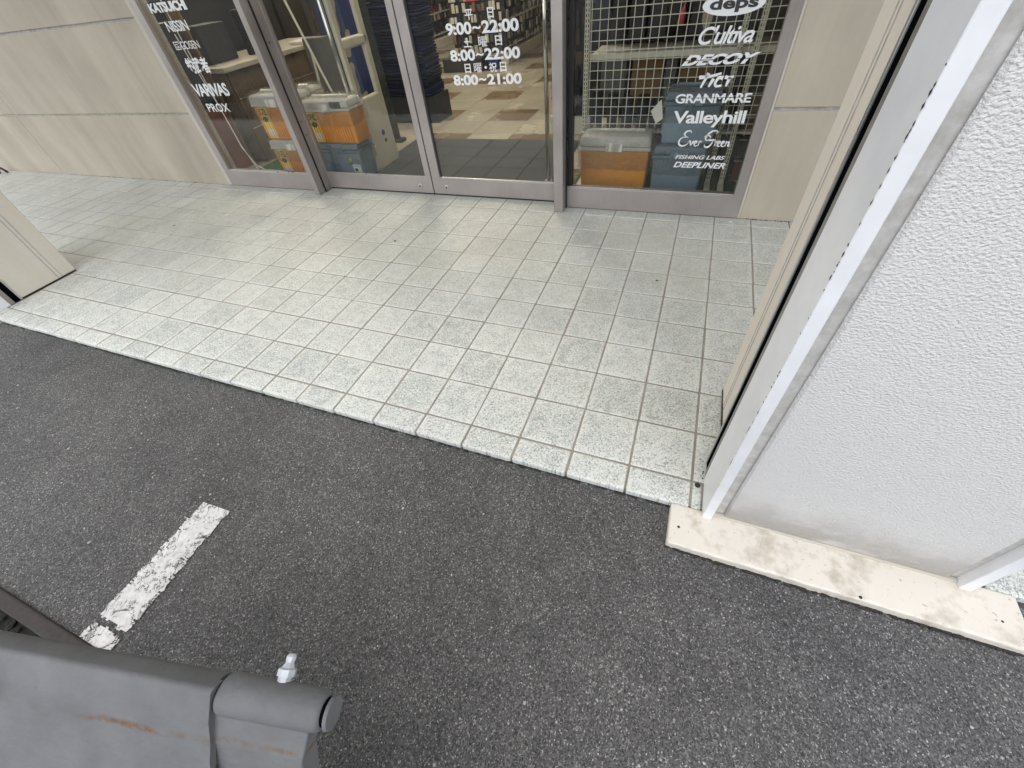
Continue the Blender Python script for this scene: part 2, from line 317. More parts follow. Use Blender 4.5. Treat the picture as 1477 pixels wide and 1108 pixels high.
# ------------------------------------------------------------------ mesh helpers (tile units in, metres out)
class MB:
    """collects vertices and faces; bevelled solids are made in a small bmesh of their own and appended"""
    def __init__(s): s.v = []; s.f = []
    def add_bm(s, bm):
        o = len(s.v); bm.verts.index_update(); s.v += [v.co.copy() for v in bm.verts]
        s.f += [tuple(v.index + o for v in f.verts) for f in bm.faces]; bm.free(); return s
    def raw(s, vs, fs):
        o = len(s.v); s.v += [Vector(v) for v in vs]; s.f += [tuple(i + o for i in f) for f in fs]; return s
    def box(s, x0, x1, y0, y1, z0, z1, bev=0.0, seg=1):
        return s.hexa([(x0, y0, z0), (x1, y0, z0), (x1, y1, z0), (x0, y1, z0), (x0, y0, z1), (x1, y0, z1), (x1, y1, z1), (x0, y1, z1)], bev, seg)
    def hexa(s, pts, bev=0.0, seg=2):
        """eight corners: bottom ring then top ring"""
        fs = ((3, 2, 1, 0), (4, 5, 6, 7), (0, 1, 5, 4), (1, 2, 6, 5), (2, 3, 7, 6), (3, 0, 4, 7))
        if not bev: return s.raw(pts, fs)
        bm = bmesh.new(); vs = [bm.verts.new(p) for p in pts]
        for f in fs: bm.faces.new([vs[i] for i in f])
        bmesh.ops.bevel(bm, geom=bm.edges[:], offset=bev, segments=seg, profile=0.5, affect='EDGES')
        return s.add_bm(bm)
    def tube(s, pts, r, n=10, cap=True):
        pts = [Vector(p) for p in pts]; rs = r if isinstance(r, (list, tuple)) else [r] * len(pts)
        o = len(s.v); up = None
        for i, p in enumerate(pts):
            t = (pts[min(i + 1, len(pts) - 1)] - pts[max(i - 1, 0)]).normalized()
            if up is None: up = t.orthogonal().normalized()
            up = (up - t * up.dot(t)).normalized(); w = t.cross(up)
            s.v += [p + (up * math.cos(2 * math.pi * k / n) + w * math.sin(2 * math.pi * k / n)) * rs[i] for k in range(n)]
        for i in range(len(pts) - 1):
            for k in range(n): s.f.append((o + i * n + k, o + i * n + (k + 1) % n, o + (i + 1) * n + (k + 1) % n, o + (i + 1) * n + k))
        if cap: s.f.append(tuple(range(o + n - 1, o - 1, -1))); s.f.append(tuple(range(o + (len(pts) - 1) * n, o + len(pts) * n)))
        return s
    def poly(s, pts, ext):
        """prism of a closed outline extruded by the vector ext"""
        n = len(pts); ext = Vector(ext); P = [Vector(p) for p in pts]
        return s.raw(P + [p + ext for p in P], [tuple(range(n - 1, -1, -1)), tuple(range(n, 2 * n))] + [(k, (k + 1) % n, n + (k + 1) % n, n + k) for k in range(n)])
    def quad(s, *pts): return s.raw(pts, [tuple(range(len(pts)))])
    def pebble(s, c, r, flat=0.6):
        """a five-sided stone of a dozen triangles"""
        a0 = R(0, 6.28); vs = []
        for z, k in ((-.5, .8), (.25, 1.0)): vs += [(c[0] + r * k * R(.7, 1.15) * math.cos(a0 + q * 1.2566 + z), c[1] + r * k * R(.7, 1.15) * math.sin(a0 + q * 1.2566 + z), c[2] + z * r * flat) for q in range(5)]
        vs.append((c[0], c[1], c[2] + r * flat * R(.6, .9)))
        return s.raw(vs, [(k, (k + 1) % 5, 5 + (k + 1) % 5, 5 + k) for k in range(5)] + [(5 + k, 5 + (k + 1) % 5, 10) for k in range(5)])
    def mesh(s, name, mat, org=(0, 0, 0), smooth=False):
        o = Vector(org); me = bpy.data.meshes.new(name)
        me.from_pydata([(v - o) * S for v in s.v], [], s.f)
        bm = bmesh.new(); bm.from_mesh(me); bmesh.ops.recalc_face_normals(bm, faces=bm.faces[:]); bm.to_mesh(me); bm.free()
        me.materials.append(MATS[mat])
        if smooth: me.shade_smooth()
        return me
ORG = {}
def part(name, mb, mat, parent, smooth=False, kind=None, label=None):
    org = ORG[parent.as_pointer()] if parent is not None else Vector((0, 0, 0))
    o = bpy.data.objects.new(name, mb.mesh(name, mat, org, smooth)); col.objects.link(o); o.parent = parent
    ORG[o.as_pointer()] = org
    if kind: o['kind'] = kind
    if label: o['label'] = label
    return o
def thing(name, label, cat, base, group=None):
    o = bpy.data.objects.new(name, None); o.empty_display_size = 0.05; col.objects.link(o)
    o.location = Vector(base) * S; ORG[o.as_pointer()] = Vector(base)
    o['label'] = label; o['category'] = cat
    if group: o['group'] = group
    return o
def single(name, mb, mat, label, cat, base, group=None, smooth=False, kind=None):
    o = bpy.data.objects.new(name, mb.mesh(name, mat, base, smooth)); col.objects.link(o); o.location = Vector(base) * S
    ORG[o.as_pointer()] = Vector(base)
    if kind: o['kind'] = kind
    if label: o['label'] = label
    if cat: o['category'] = cat
    if group: o['group'] = group
    return o
def structure(name, mb, mat, smooth=False): return single(name, mb, mat, None, None, (0, 0, 0), smooth=smooth, kind='structure')
R = random.uniform

# ------------------------------------------------------------------ lettering
TEXT_JOBS = []
def text(name, s, x0, x1, z0, z1, y, mat, parent, shear=0.0, bold=0.0, spacing=1.0, cut=None, fit=True):
    """flat vinyl letters on a plane y = const, fitted to the box x0..x1, z0..z1 (tile units)"""
    cu = bpy.data.curves.new(name, 'FONT'); cu.body = s; cu.size = 1.0; cu.shear = shear; cu.offset = bold; cu.space_character = spacing
    cu.resolution_u = 4; cu.fill_mode = 'FRONT'
    o = bpy.data.objects.new(name, cu); col.objects.link(o)
    TEXT_JOBS.append((o, name, x0, x1, z0, z1, y, mat, parent, cut))
def finish_text():
    bpy.context.view_layer.update(); dg = bpy.context.evaluated_depsgraph_get()
    for o, name, x0, x1, z0, z1, y, mat, parent, cut in TEXT_JOBS:
        me = bpy.data.meshes.new_from_object(o.evaluated_get(dg)); bm = bmesh.new(); bm.from_mesh(me)
        xs = [v.co.x for v in bm.verts]; ys = [v.co.y for v in bm.verts]
        ax, bx_, ay, by = min(xs), max(xs), min(ys), max(ys)
        for v in bm.verts: v.co = Vector((x0 + (v.co.x - ax) / (bx_ - ax) * (x1 - x0), y, z0 + (v.co.y - ay) / (by - ay) * (z1 - z0)))
        if cut:
            for zc in cut:
                bmesh.ops.bisect_plane(bm, geom=bm.verts[:] + bm.edges[:] + bm.faces[:], plane_co=(0, 0, zc), plane_no=(0, 0, 1))
            kill = [f for f in bm.faces if cut[0] < f.calc_center_median().z < cut[1]]
            bmesh.ops.delete(bm, geom=kill, context='FACES')
        mb = MB().add_bm(bm)
        part(name, mb, mat, parent)
        bpy.data.objects.remove(o); bpy.data.meshes.remove(me)
def ribbon(mb, pts, y, w, n=6, x0=0, z0=0, sx=1, sz=1):
    """a brush stroke: Catmull-Rom through pts, flat ribbon of width w(t)"""
    P = [Vector((x0 + a * sx, y, z0 + c * sz)) for a, c in pts]; Q = [P[0]] + P + [P[-1]]; out = []
    for i in range(1, len(Q) - 2):
        for k in range(n):
            t = k / n; a, b_, c, d = Q[i - 1], Q[i], Q[i + 1], Q[i + 2]
            out.append(0.5 * ((2 * b_) + (c - a) * t + (2 * a - 5 * b_ + 4 * c - d) * t * t + (3 * b_ - a - 3 * c + d) * t ** 3))
    out.append(P[-1]); L = []; Rr = []
    for i, q in enumerate(out):
        tg = out[min(i + 1, len(out) - 1)] - out[max(i - 1, 0)]; tg = tg.normalized() if tg.length > 1e-9 else Vector((1, 0, 0))
        nn = Vector((-tg.z, 0, tg.x)); ww = w if not callable(w) else w(i / (len(out) - 1))
        L.append(q + nn * ww / 2); Rr.append(q - nn * ww / 2)
    n_ = len(out); mb.raw(L + Rr, [(i, i + 1, n_ + i + 1, n_ + i) for i in range(n_ - 1)])

# ================================================================== SETTING
ZA = -0.14                                                      # asphalt level
mb = MB(); mb.quad((-2500, -2500, ZA), (2500, -2500, ZA), (2500, 2500, ZA), (-2500, 2500, ZA))
structure('asphalt_ground', mb, 'asphalt')

# porch: grout bed, tiles as pieces
mb = MB(); mb.box(-46, 14, -0.455, 9.86, -0.6, -0.013)
porch = structure('porch_floor', mb, 'grout')
G = 0.017
def tile_mesh(w, d, nose=False):
    mb = MB()
    z0 = -0.135 if nose else -0.06
    mb.box(0, w, 0, d, z0, 0.0, 0.012 if not nose else 0.022, 2 if nose else 1)
    return mb.mesh('tile', 'porch_tile')
TM = {}
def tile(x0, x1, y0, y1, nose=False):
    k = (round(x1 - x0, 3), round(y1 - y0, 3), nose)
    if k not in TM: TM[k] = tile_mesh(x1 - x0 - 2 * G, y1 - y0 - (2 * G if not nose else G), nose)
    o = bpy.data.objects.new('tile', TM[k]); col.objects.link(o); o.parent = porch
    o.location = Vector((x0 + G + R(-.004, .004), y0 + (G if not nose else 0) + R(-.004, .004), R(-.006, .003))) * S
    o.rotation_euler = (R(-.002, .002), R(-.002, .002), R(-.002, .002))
for c in range(-20, 1):
    if c > -20 or True:
        tile(c - 1, c, -0.485, 0, True) if c > -20 else tile(-20.45, -20, -0.485, 0, True)
    for r in range(10):
        y0, y1 = r, min(r + 1, 9.5 if not -15 < c <= -5 else 9.83)
        if c == -20:
            if r < 2: continue
        tile(c - 1, c, y0, y1)
tile(-20.24, -20, 0, 1); tile(-20.24, -20, 1, 2)
tile(0, 0.172, -0.485, 0, True)
for r in range(0, 2): tile(0, 1, r, r + 1)
for c in (1, 2, 3, 4):
    for r in range(3, 10): tile(c - 1, c, r, min(r + 1, 9.5))
tile(0, 1, 2, 3); tile(1, 2, 2, 3)
for c in (4, 5): 
    tile(c - 0.42, c + 0.58, -0.485, 0, True)
    for r in (0, 1): tile(c - 0.42, c + 0.58, r, r + 1)
mb = MB()                                                       # far end of the porch: too fine to pick apart
for c in range(-45, -20):
    for r in range(0, 10):
        if c == -20 and r >= 3: continue
        if -24.2 < c - 0.5 < -20.2 and r < 2: continue
        mb.box(c - 1 + G, c - G, r + G, min(r + 1, 9.5) - G, -0.06, R(-.006, .002), 0.012)
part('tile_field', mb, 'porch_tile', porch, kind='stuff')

# parking line
mb = MB()
N = 92; Lp, Rp = [], []
def wob(t, s): return 0.010 * math.sin(t * 31 + s) + 0.008 * math.sin(t * 77 + s * 3) + R(-.014, .014)
for i in range(N + 1):
    t = i / N; y = -2.95 - 2.24 * t
    Lp.append((-8.10 + wob(t, 0), y + (R(-.04, .05) if i == 0 else 0), ZA + 0.02)); Rp.append((-7.46 + wob(t, 2) + (0.02 if t > .4 else 0), y + (0.03 if i == 0 else 0), ZA + 0.02))
K = 12
for i in range(N):
    for k in range(K):
        brk_row = 80.2 + .12 * k + .5 * math.sin(k * .9)          # the strip is worn through near its end
        if abs(i - brk_row) < 1.7 + R(-.5, .6) or (k in (0, K - 1) and R(0, 1) < .07): continue
        f0, f1 = k / K, (k + 1) / K; P_ = [Vector(q) for q in (Lp[i], Rp[i], Rp[i + 1], Lp[i + 1])]
        mb.quad(P_[0].lerp(P_[1], f0), P_[0].lerp(P_[1], f1), P_[3].lerp(P_[2], f1), P_[3].lerp(P_[2], f0))
structure('parking_line', mb, 'road_paint')

# planting strip kerb, far lower left
mb = MB(); mb.box(-40, -6.6, -5.40, -5.20, -0.6, ZA + 0.06, 0.03, 2)
kerb = structure('kerb', mb, 'kerb_dark')
mb = MB(); mb.box(-40, -6.6, -12, -5.41, -0.7, ZA + 0.01)
structure('planting_bed', mb, 'soil_black')
mb = MB()
for i in range(900):
    x, y = R(-13, -7.2), R(-6.6, -5.45); r = R(0.02, 0.07)
    mb.pebble((x, y, ZA + 0.02 + R(0, .04)), r)
single('bark_mulch', mb, 'soil_black', 'black crumbly mulch behind the dark kerb', 'mulch', (-10, -6, ZA), kind='stuff')

# ---- store front wall: panels as pieces on a backing
def wall(name, label, x0, x1, seams, base):
    mb = MB(); mb.box(x0, x1, 9.55, 10.3, -0.3, 26.0)
    t = thing(name, label, 'wall', base); part('backing', mb, 'stucco_margin', t)
    xs = [x0] + seams + [x1]; zs = [-0.02, 2.85, 5.87, 8.88, 11.9, 14.9, 17.9, 20.9, 26.0]
    for a, c in zip(xs, xs[1:]):
        for k, (d, e) in enumerate(zip(zs, zs[1:])):
            mb = MB(); mb.box(a + (0.012 if a != x0 else 0), c - (0.012 if c != x1 else 0), 9.5, 9.57, d + (0.042 if k else 0), e - 0.042, 0.014)
            part('panel', mb, 'wall_beige', t)
    return t
wl = wall('store_wall', 'beige concrete panel wall left of the lettered window, with a horizontal groove', -46, -20.78, [-33.7], (-33, 9.9, 0))
wr = wall('store_wall', 'narrow beige concrete panel wall between right window and white pillar', 0.68, 14, [7.0], (4, 9.9, 0))
for t, x in ((wl, (-20.78, -20.56)), (wr, (0.62, 0.68))):
    mb = MB(); mb.box(x[0], x[1], 9.49, 9.56, 0.0, 12, 0.01); part('sealant_strip', mb, 'wall_trim', t)
mb = MB(); mb.box(-20.7, 0.7, 9.5, 10.3, 11.2, 26.0); single('lintel', mb, 'wall_beige', 'beige lintel wall above the doors and windows', 'wall', (-10, 9.9, 11.2))
mb = MB(); mb.box(-46, 14, -0.9, 10.3, 26.0, 26.9, 0.05); structure('porch_ceiling', mb, 'concrete_soffit')

# ---- shop shell
mb = MB(); mb.box(-46, 14, 9.87, 66, -0.6, -0.02)
sf = structure('shop_floor', mb, 'floor_joint')
TMF = {}
def ftile(x, y, brown):
    k = brown
    if k not in TMF:
        mb = MB(); mb.box(0.008, 2.242, 0.008, 2.072, -0.03, 0.0, 0.006); TMF[k] = mb.mesh('floor_tile', 'floor_brown' if brown else 'floor_cream')
    o = bpy.data.objects.new('floor_tile', TMF[k]); col.objects.link(o); o.parent = sf; o.location = Vector((x, y, 0)) * S
far_c = MB(); far_b = MB()
for j in range(-4, 22):
    y = 19.12 + j * 2.08
    for i in range(-13, 11):
        x = -16.15 + i * 2.25; 
        br = (j % 2 == 0) and ((i + (j // 2)) % 2 == 0)
        if y < 9.64: continue
        if -30 < x < -4 and 9.6 < y < 34: ftile(x, y, br)
        else: (far_b if br else far_c).box(x + .008, x + 2.242, y + .008, y + 2.072, -0.03, 0.0)
part('floor_tile_field', far_c, 'floor_cream', sf, kind='stuff'); part('brown_tile_field', far_b, 'floor_brown', sf, kind='stuff')
mb = MB(); mb.box(-46, 14, 66, 66.5, 0, 16); mb.box(-46.5, -46, 10.3, 66, 0, 16); mb.box(14, 14.5, 10.3, 66, 0, 16)
structure('shop_wall', mb, 'shop_wall')
mb = MB(); mb.box(-46, 14, 10.3, 66, 15.5, 16); structure('shop_ceiling', mb, 'shop_ceiling')
for x, y, lab in ((-27, 18, 'fluorescent ceiling lamp above the till counter'), (-12, 18, 'fluorescent ceiling lamp above the entrance mat'), (-20, 34, 'fluorescent ceiling lamp above the shelving rows')):
    t = thing('ceiling_lamp', lab, 'lamp', (x, y, 15.5), 'fluorescent lamps on the shop ceiling')
    mb = MB(); mb.box(x - 3, x + 3, y - .4, y + .4, 15.35, 15.5, .03); part('housing', mb, 'lid_white', t)
    for dy in (-.2, .2):
        mb = MB(); mb.tube([(x - 2.9, y + dy, 15.25), (x + 2.9, y + dy, 15.25)], 0.08, 8); part('tube', mb, 'lamp_tube', t)

# ================================================================== ENTRANCE
AL = 'bronze_aluminium'
def post(name, label, x0, x1):
    t = thing(name, label, 'post', ((x0 + x1) / 2, 9.5, 0))
    mb = MB(); mb.box(x0, x1, 9.07, 9.84, 0.0, 12.0, 0.012); part('shaft', mb, AL, t)
    mb = MB(); mb.box(x1 - .005, x1 + 0.035, 9.42, 9.47, 0.0, 12.0); part('side_groove', mb, 'black_rubber', t)
    for z in (2.1, 2.55, 4.9):
        mb = MB(); mb.tube([(x1 - .01, 9.62, z), (x1 + 0.02, 9.62, z)], 0.022, 8); part('screw', mb, 'black_rubber', t)
    mb = MB(); mb.box(x0 - .02, x1 + .02, 9.84, 10.0, 0.0, 12.0, 0.01); part('rear_jamb', mb, AL, t)
post('door_post', 'taupe metal door post between the stacked coolers window and the sliding doors', -15.28, -15.05)
post('door_post', 'taupe metal door post between the sliding doors and the wire grid window', -5.0, -4.7)

def window(label, x0, x1, sl, sr):
    t = thing('shop_window', label, 'window', ((x0 + x1) / 2, 9.55, 0))
    mb = MB(); mb.box(x0, x1, 9.49, 9.8, 0.0, 0.655, 0.012); part('bottom_rail', mb, AL, t)
    mb = MB(); mb.box(x0, x1, 9.52, 9.57, 0.656, 0.69, 0.005); part('glazing_bead', mb, 'silver_aluminium', t)
    mb = MB(); mb.box(x0, x1, 9.49, 9.8, 10.9, 11.2, 0.012); part('top_rail', mb, AL, t)
    if sl: mb = MB(); mb.box(x0, x0 + sl, 9.492, 9.798, 0.656, 10.89, 0.01); part('stile', mb, AL, t)
    if sr: mb = MB(); mb.box(x1 - sr, x1, 9.492, 9.798, 0.656, 10.89, 0.01); part('stile', mb, AL, t)
    mb = MB(); mb.box(x0 + sl, x1 - sr, 9.60, 9.625, 0.66, 10.89)
    return t, part('pane', mb, 'glass', t)
WL, WLg = window('fixed left shop window lettered KATSUICHI to PROX, above stacked orange coolers', -20.56, -15.29, 0.30, 0.0)
WR, WRg = window('fixed right shop window lettered deps to DEEPLINER, in front of a wire grid', -4.69, 0.62, 0.0, 0.27)
mb = MB(); mb.box(-4.66, -4.52, 9.55, 9.79, 0.7, 10.88, .01); part('inner_jamb', mb, 'black_rubber', WR)

def door(label, x0, x1, sl, sr, lockx):
    t = thing('sliding_door', label, 'door', ((x0 + x1) / 2, 9.95, 0))
    mb = MB(); mb.box(x0, x1, 9.85, 10.05, 0.022, 0.60, 0.012); part('bottom_rail', mb, AL, t)
    mb = MB(); mb.box(x0 + sl, x1 - sr, 9.87, 9.93, 0.601, 0.64, 0.005); part('glazing_bead', mb, 'silver_aluminium', t)
    mb = MB(); mb.box(x0, x1, 9.85, 10.05, 10.7, 11.15, 0.012); part('top_rail', mb, AL, t)
    mb = MB(); mb.box(x0, x0 + sl, 9.852, 10.048, 0.601, 10.69, 0.012); part('stile', mb, AL, t)
    mb = MB(); mb.box(x1 - sr, x1, 9.852, 10.048, 0.601, 10.69, 0.012); part('stile', mb, AL, t)
    mb = MB(); mb.box(x0 + sl, x1 - sr, 9.93, 9.955, 0.6, 10.7); g = part('pane', mb, 'glass', t)
    mb = MB(); mb.tube([(lockx, 9.86, .285), (lockx, 9.83, .285), (lockx, 9.822, .285)], [.085, .085, .07], 16)
    lk = part('lock', mb, 'silver_aluminium', t)
    mb = MB(); mb.tube([(lockx, 9.824, .285), (lockx, 9.816, .285)], .035, 10); part('keyhole', mb, 'black_rubber', lk)
    return t, g
D1, D1g = door('left leaf of the glass sliding doors, in front of the cream gate panel', -15.45, -10.06, 0.4, 0.24, -10.61)
D2, D2g = door('right leaf of the glass sliding doors, lettered with white opening hours', -10.02, -4.9, 0.35, 0.3, -9.45)
mb = MB(); mb.box(-9.645, -9.60, 9.90, 9.935, 0.64, 10.6); part('bead_strip', mb, 'black_rubber', D2)
mb = MB(); mb.box(-10.055, -10.025, 9.87, 10.04, 0.05, 10.69); single('door_seal', mb, 'black_rubber', 'black rubber seal between the two sliding door leaves', 'seal', (-10.04, 9.95, 0))
mb = MB(); mb.box(-15.05, -5.0, 9.845, 10.4, -0.05, 0.012, .004); single('threshold', mb, 'dark_dirt_and_shade', 'dark grimy threshold strip beneath the sliding doors', 'threshold', (-10, 9.9, 0))

# lettering on the left window
Y = 9.594
WV = 'white_vinyl'
text('katsuichi_lettering', 'KATSUICHI', -19.88, -18.03, 5.935, 6.20, Y, WV, WLg, bold=0.045, spacing=0.92)
text('nissin_lettering', 'NISSIN', -19.5, -18.42, 5.403, 5.70, Y, WV, WLg, bold=0.012, spacing=0.9)
mb = MB()
for a, c_, d, e in ((-19.61, -19.33, 5.11, 5.135), (-19.61, -19.33, 4.90, 4.925), (-19.61, -19.585, 4.925, 5.11), (-19.355, -19.33, 4.925, 5.02), (-19.355, -19.33, 5.06, 5.11), (-19.55, -19.40, 5.05, 5.07), (-19.55, -19.53, 4.97, 5.05), (-19.55, -19.40, 4.95, 4.97), (-19.42, -19.40, 4.97, 5.01), (-19.48, -19.42, 4.99, 5.01)):
    mb.quad((a, Y, d), (c_, Y, d), (c_, Y, e), (a, Y, e))
part('square_emblem', mb, WV, WLg)
text('gosen_lettering', 'GOSEN', -19.29, -18.34, 4.90, 5.13, Y, WV, WLg, spacing=0.95)
text('tsurimusha_lettering', '釣武者', -19.52, -18.38, 4.17, 4.66, Y, WV, WLg, bold=0.03)
text('varivas_lettering', 'VARIVAS', -19.88, -18.0, 3.43, 3.85, Y, WV, WLg, bold=0.03, spacing=0.88)
text('prox_lettering', 'PROX', -19.63, -18.42, 2.90, 3.19, Y, WV, WLg, bold=0.015)
# right window
mb = MB(); mb.poly([(-0.80 + 0.66 * math.cos(a * math.pi / 24) * 1.0, Y, 4.935 + 0.205 * math.sin(a * math.pi / 24)) for a in range(48)], (0, 0.001, 0)); part('deps_oval', mb, WV, WRg)
text('deps_lettering', 'deps', -1.30, -0.28, 4.79, 5.07, Y - 0.006, 'black_vinyl', WRg, bold=0.035)
text('cultiva_lettering', "C'ultiva", -1.42, -0.2, 4.215, 4.57, Y, WV, WRg, shear=0.28, bold=0.015, spacing=0.88)
text('decoy_lettering', 'DECOY', -1.72, 0.06, 3.805, 4.03, Y, WV, WRg, shear=0.5, bold=0.045, cut=(3.905, 3.922))
mb = MB()
bw = lambda t: 0.085 - 0.04 * t
for st_ in ([(-1.23, 3.555), (-1.0, 3.565), (-0.72, 3.63)], [(-1.02, 3.64), (-1.08, 3.50), (-1.15, 3.33)], [(-0.88, 3.52), (-0.93, 3.42), (-0.96, 3.345)], [(-0.66, 3.52), (-0.75, 3.54), (-0.82, 3.44), (-0.79, 3.36), (-0.66, 3.37)], [(-0.62, 3.55), (-0.52, 3.53), (-0.42, 3.56)], [(-0.50, 3.54), (-0.54, 3.43), (-0.55, 3.35)]):
    ribbon(mb, st_, Y, bw)
part('tict_lettering', mb, WV, WRg)
text('granmare_lettering', 'GRANMARE', -1.72, 0.11, 2.985, 3.20, Y, WV, WRg, bold=0.025, spacing=0.92, cut=(3.10, 3.112))
text('valleyhill_lettering', 'Valleyhill', -1.70, 0.10, 2.42, 2.81, Y, WV, WRg, bold=0.022, spacing=0.92)
mb = MB(); ew = lambda t: 0.016 + 0.030 * math.sin(math.pi * t) ** 2
def small_e(x): return [(x, .16), (x + .07, .24), (x + .06, .35), (x + .01, .30), (x, .12), (x + .05, .02), (x + .12, .10)]
for st_ in ([(.40, .86), (.36, .98), (.24, .96), (.17, .80), (.22, .64), (.32, .58)], [(.30, .58), (.12, .56), (.02, .36), (.04, .12), (.16, .02), (.30, .12), (.36, .26)],
            [(.36, .30), (.41, .33), (.44, .04)], [(.44, .04), (.52, .30), (.55, .33)], small_e(.57), [(.70, .30), (.73, .32), (.71, .03)], [(.72, .18), (.77, .32), (.82, .30)],
            [(1.26, .80), (1.28, .96), (1.14, 1.0), (.98, .80), (.92, .52), (.98, .40), (1.10, .50)], [(.86, .62), (.98, .74), (1.10, .58)], [(1.20, .52), (1.16, .20), (1.06, -.02), (.95, .0), (.92, .14)], [(1.04, .40), (1.28, .44)],
            [(1.26, .30), (1.29, .32), (1.27, .03)], [(1.28, .18), (1.33, .32), (1.38, .30)], small_e(1.37), small_e(1.50), [(1.62, .30), (1.65, .32), (1.63, .03)], [(1.64, .16), (1.71, .33), (1.74, .25), (1.73, .06), (1.80, .08)]):
    ribbon(mb, st_, Y, ew, x0=-1.45, z0=1.935, sx=0.755, sz=0.40)
part('ever_green_lettering', mb, WV, WRg)
text('fishing_labs_lettering', 'FISHING LABS', -1.46, -0.14, 1.60, 1.705, Y, WV, WRg, shear=0.3, bold=0.02)
text('deepliner_lettering', 'DEEPLINER', -1.47, -0.08, 1.365, 1.52, Y, WV, WRg, shear=0.3, bold=0.025)
# opening hours on the right door leaf
Y = 9.922
for s, x0, x1, z0, z1, bd in (('平', -7.79, -7.54, 5.02, 5.25, .016), ('日', -7.09, -6.90, 5.02, 5.25, .02), ('9:00', -8.46, -7.63, 4.70, 4.985, .035), ('~', -7.60, -7.34, 4.80, 4.88, .03), ('22:00', -7.31, -6.18, 4.70, 4.985, .035),
                          ('土', -7.94, -7.70, 4.41, 4.63, .02), ('曜', -7.46, -7.19, 4.40, 4.635, .004), ('日', -6.93, -6.72, 4.41, 4.635, .02), ('8:00', -8.45, -7.62, 4.085, 4.365, .035), ('~', -7.59, -7.34, 4.185, 4.265, .03), ('22:00', -7.31, -6.19, 4.085, 4.365, .035),
                          ('日', -8.02, -7.82, 3.785, 4.015, .02), ('曜', -7.71, -7.455, 3.785, 4.025, .004), ('・', -7.36, -7.28, 3.875, 3.94, .02), ('祝', -7.205, -6.955, 3.785, 4.02, .010), ('日', -6.85, -6.65, 3.785, 4.022, .02),
                          ('8:00', -8.47, -7.62, 3.47, 3.745, .035), ('~', -7.59, -7.34, 3.57, 3.65, .03), ('21:00', -7.31, -6.19, 3.47, 3.745, .035)):
    text('opening_hours_lettering', s, x0, x1, z0, z1, Y, WV, D2g, bold=bd)
mb = MB(); mb.poly([(-7.5 + .92 * math.cos(a * math.pi / 20), Y, 6.32 + .92 * math.sin(a * math.pi / 20)) for a in range(40)], (0, .001, 0)); part('red_disc', mb, 'red_vinyl', D2g)

# ================================================================== PILLARS
def pillar(label, xa, sgn, beige, chips):
    """xa: the side that faces the entrance; the body runs on in direction sgn"""
    t = thing('porch_pillar', label, 'pillar', (xa + sgn * 1.6, 0.8, 0)); X = lambda d: xa + sgn * d
    def bx(name, d0, d1, y0, y1, z0, z1, mat, bev=.012, parent=t):
        mb = MB(); a, c = sorted((X(d0), X(d1))); mb.box(a, c, y0, y1, z0, z1, bev); return part(name, mb, mat, parent)
    bx('core', beige, 3.22 - beige, 0.45, 2.15, 0.0, 26.0, 'pillar_beige')
    bx('core_rib', beige - .012, beige + 0.3, 1.74, 2.18, 0.05, 26.0, 'pillar_beige', .02)
    bx('core_groove', beige - .006, beige + 0.1, 1.60, 1.625, 0.0, 26.0, 'stucco_margin', .0); bx('core_groove', beige - .006, beige + 0.1, 1.715, 1.738, 0.0, 26.0, 'stucco_margin', .0)
    bx('foot_shade', beige - .02, 3.2 - beige, 0.46, 2.16, 0.0, 0.045, 'dark_dirt_and_shade', .0)  # dark strip painted in for the shadow gap under the beige core
    for d0, d1 in ((0.0, 0.13), (3.09, 3.22)):
        f = bx('trim_fin', d0, d1, -0.60, 0.10, 0.0, 26.0, 'white_metal', .006)
        e0, e1 = (0.012, 0.12) if d0 == 0 else (3.10, 3.21)
        bx('shadow_gap', e0 + .012, e1, 0.235, 0.40, 0.0, 26.0, 'gap_black', .0)
        bx('gap_lip', e0, e1, 0.102, 0.235, 0.0, 26.0, 'lip_taupe', .006)
        bx('aluminium_edge', e0 - .004, e1, 0.40, 0.455, 0.0, 26.0, 'silver_aluminium', .006)
    bx('panel_back', 0.132, 3.088, -0.47, 0.42, 0.0, 26.0, 'panel_margin', .0)
    bx('joint_mortar', 0.132, 3.088, -0.535, -0.471, 0.0, 0.05, 'wall_trim', .012)
    bx('stucco_panel', 0.288, 3.0, -0.515, -0.46, 0.045, 26.0, 'stucco_white', .03)
    return t
pr = pillar('white stucco pillar between white metal fins beside the right window', 0.177, 1, 0.235, True)
pl = pillar('porch pillar cut off by the left picture edge, beige side facing the doors', -20.25, -1, 0.02, False)
mb = MB()                                                       # chipped paint along the fin's corner
for i in range(64):
    z = R(2.4, 6.1) if i < 46 else R(0.3, 2.4); l = R(.008, .05) * (1.4 if z > 4.2 else .8); w = R(.004, .014)
    mb.quad((0.176, -0.6 + w, z), (0.1745, -0.6 + w * 2.2, z + l * .5), (0.176, -0.6 + w, z + l), (0.1762, -0.602, z + l * .5))
part('paint_chips', mb, 'dark_dirt_and_shade', pr, kind='stuff')

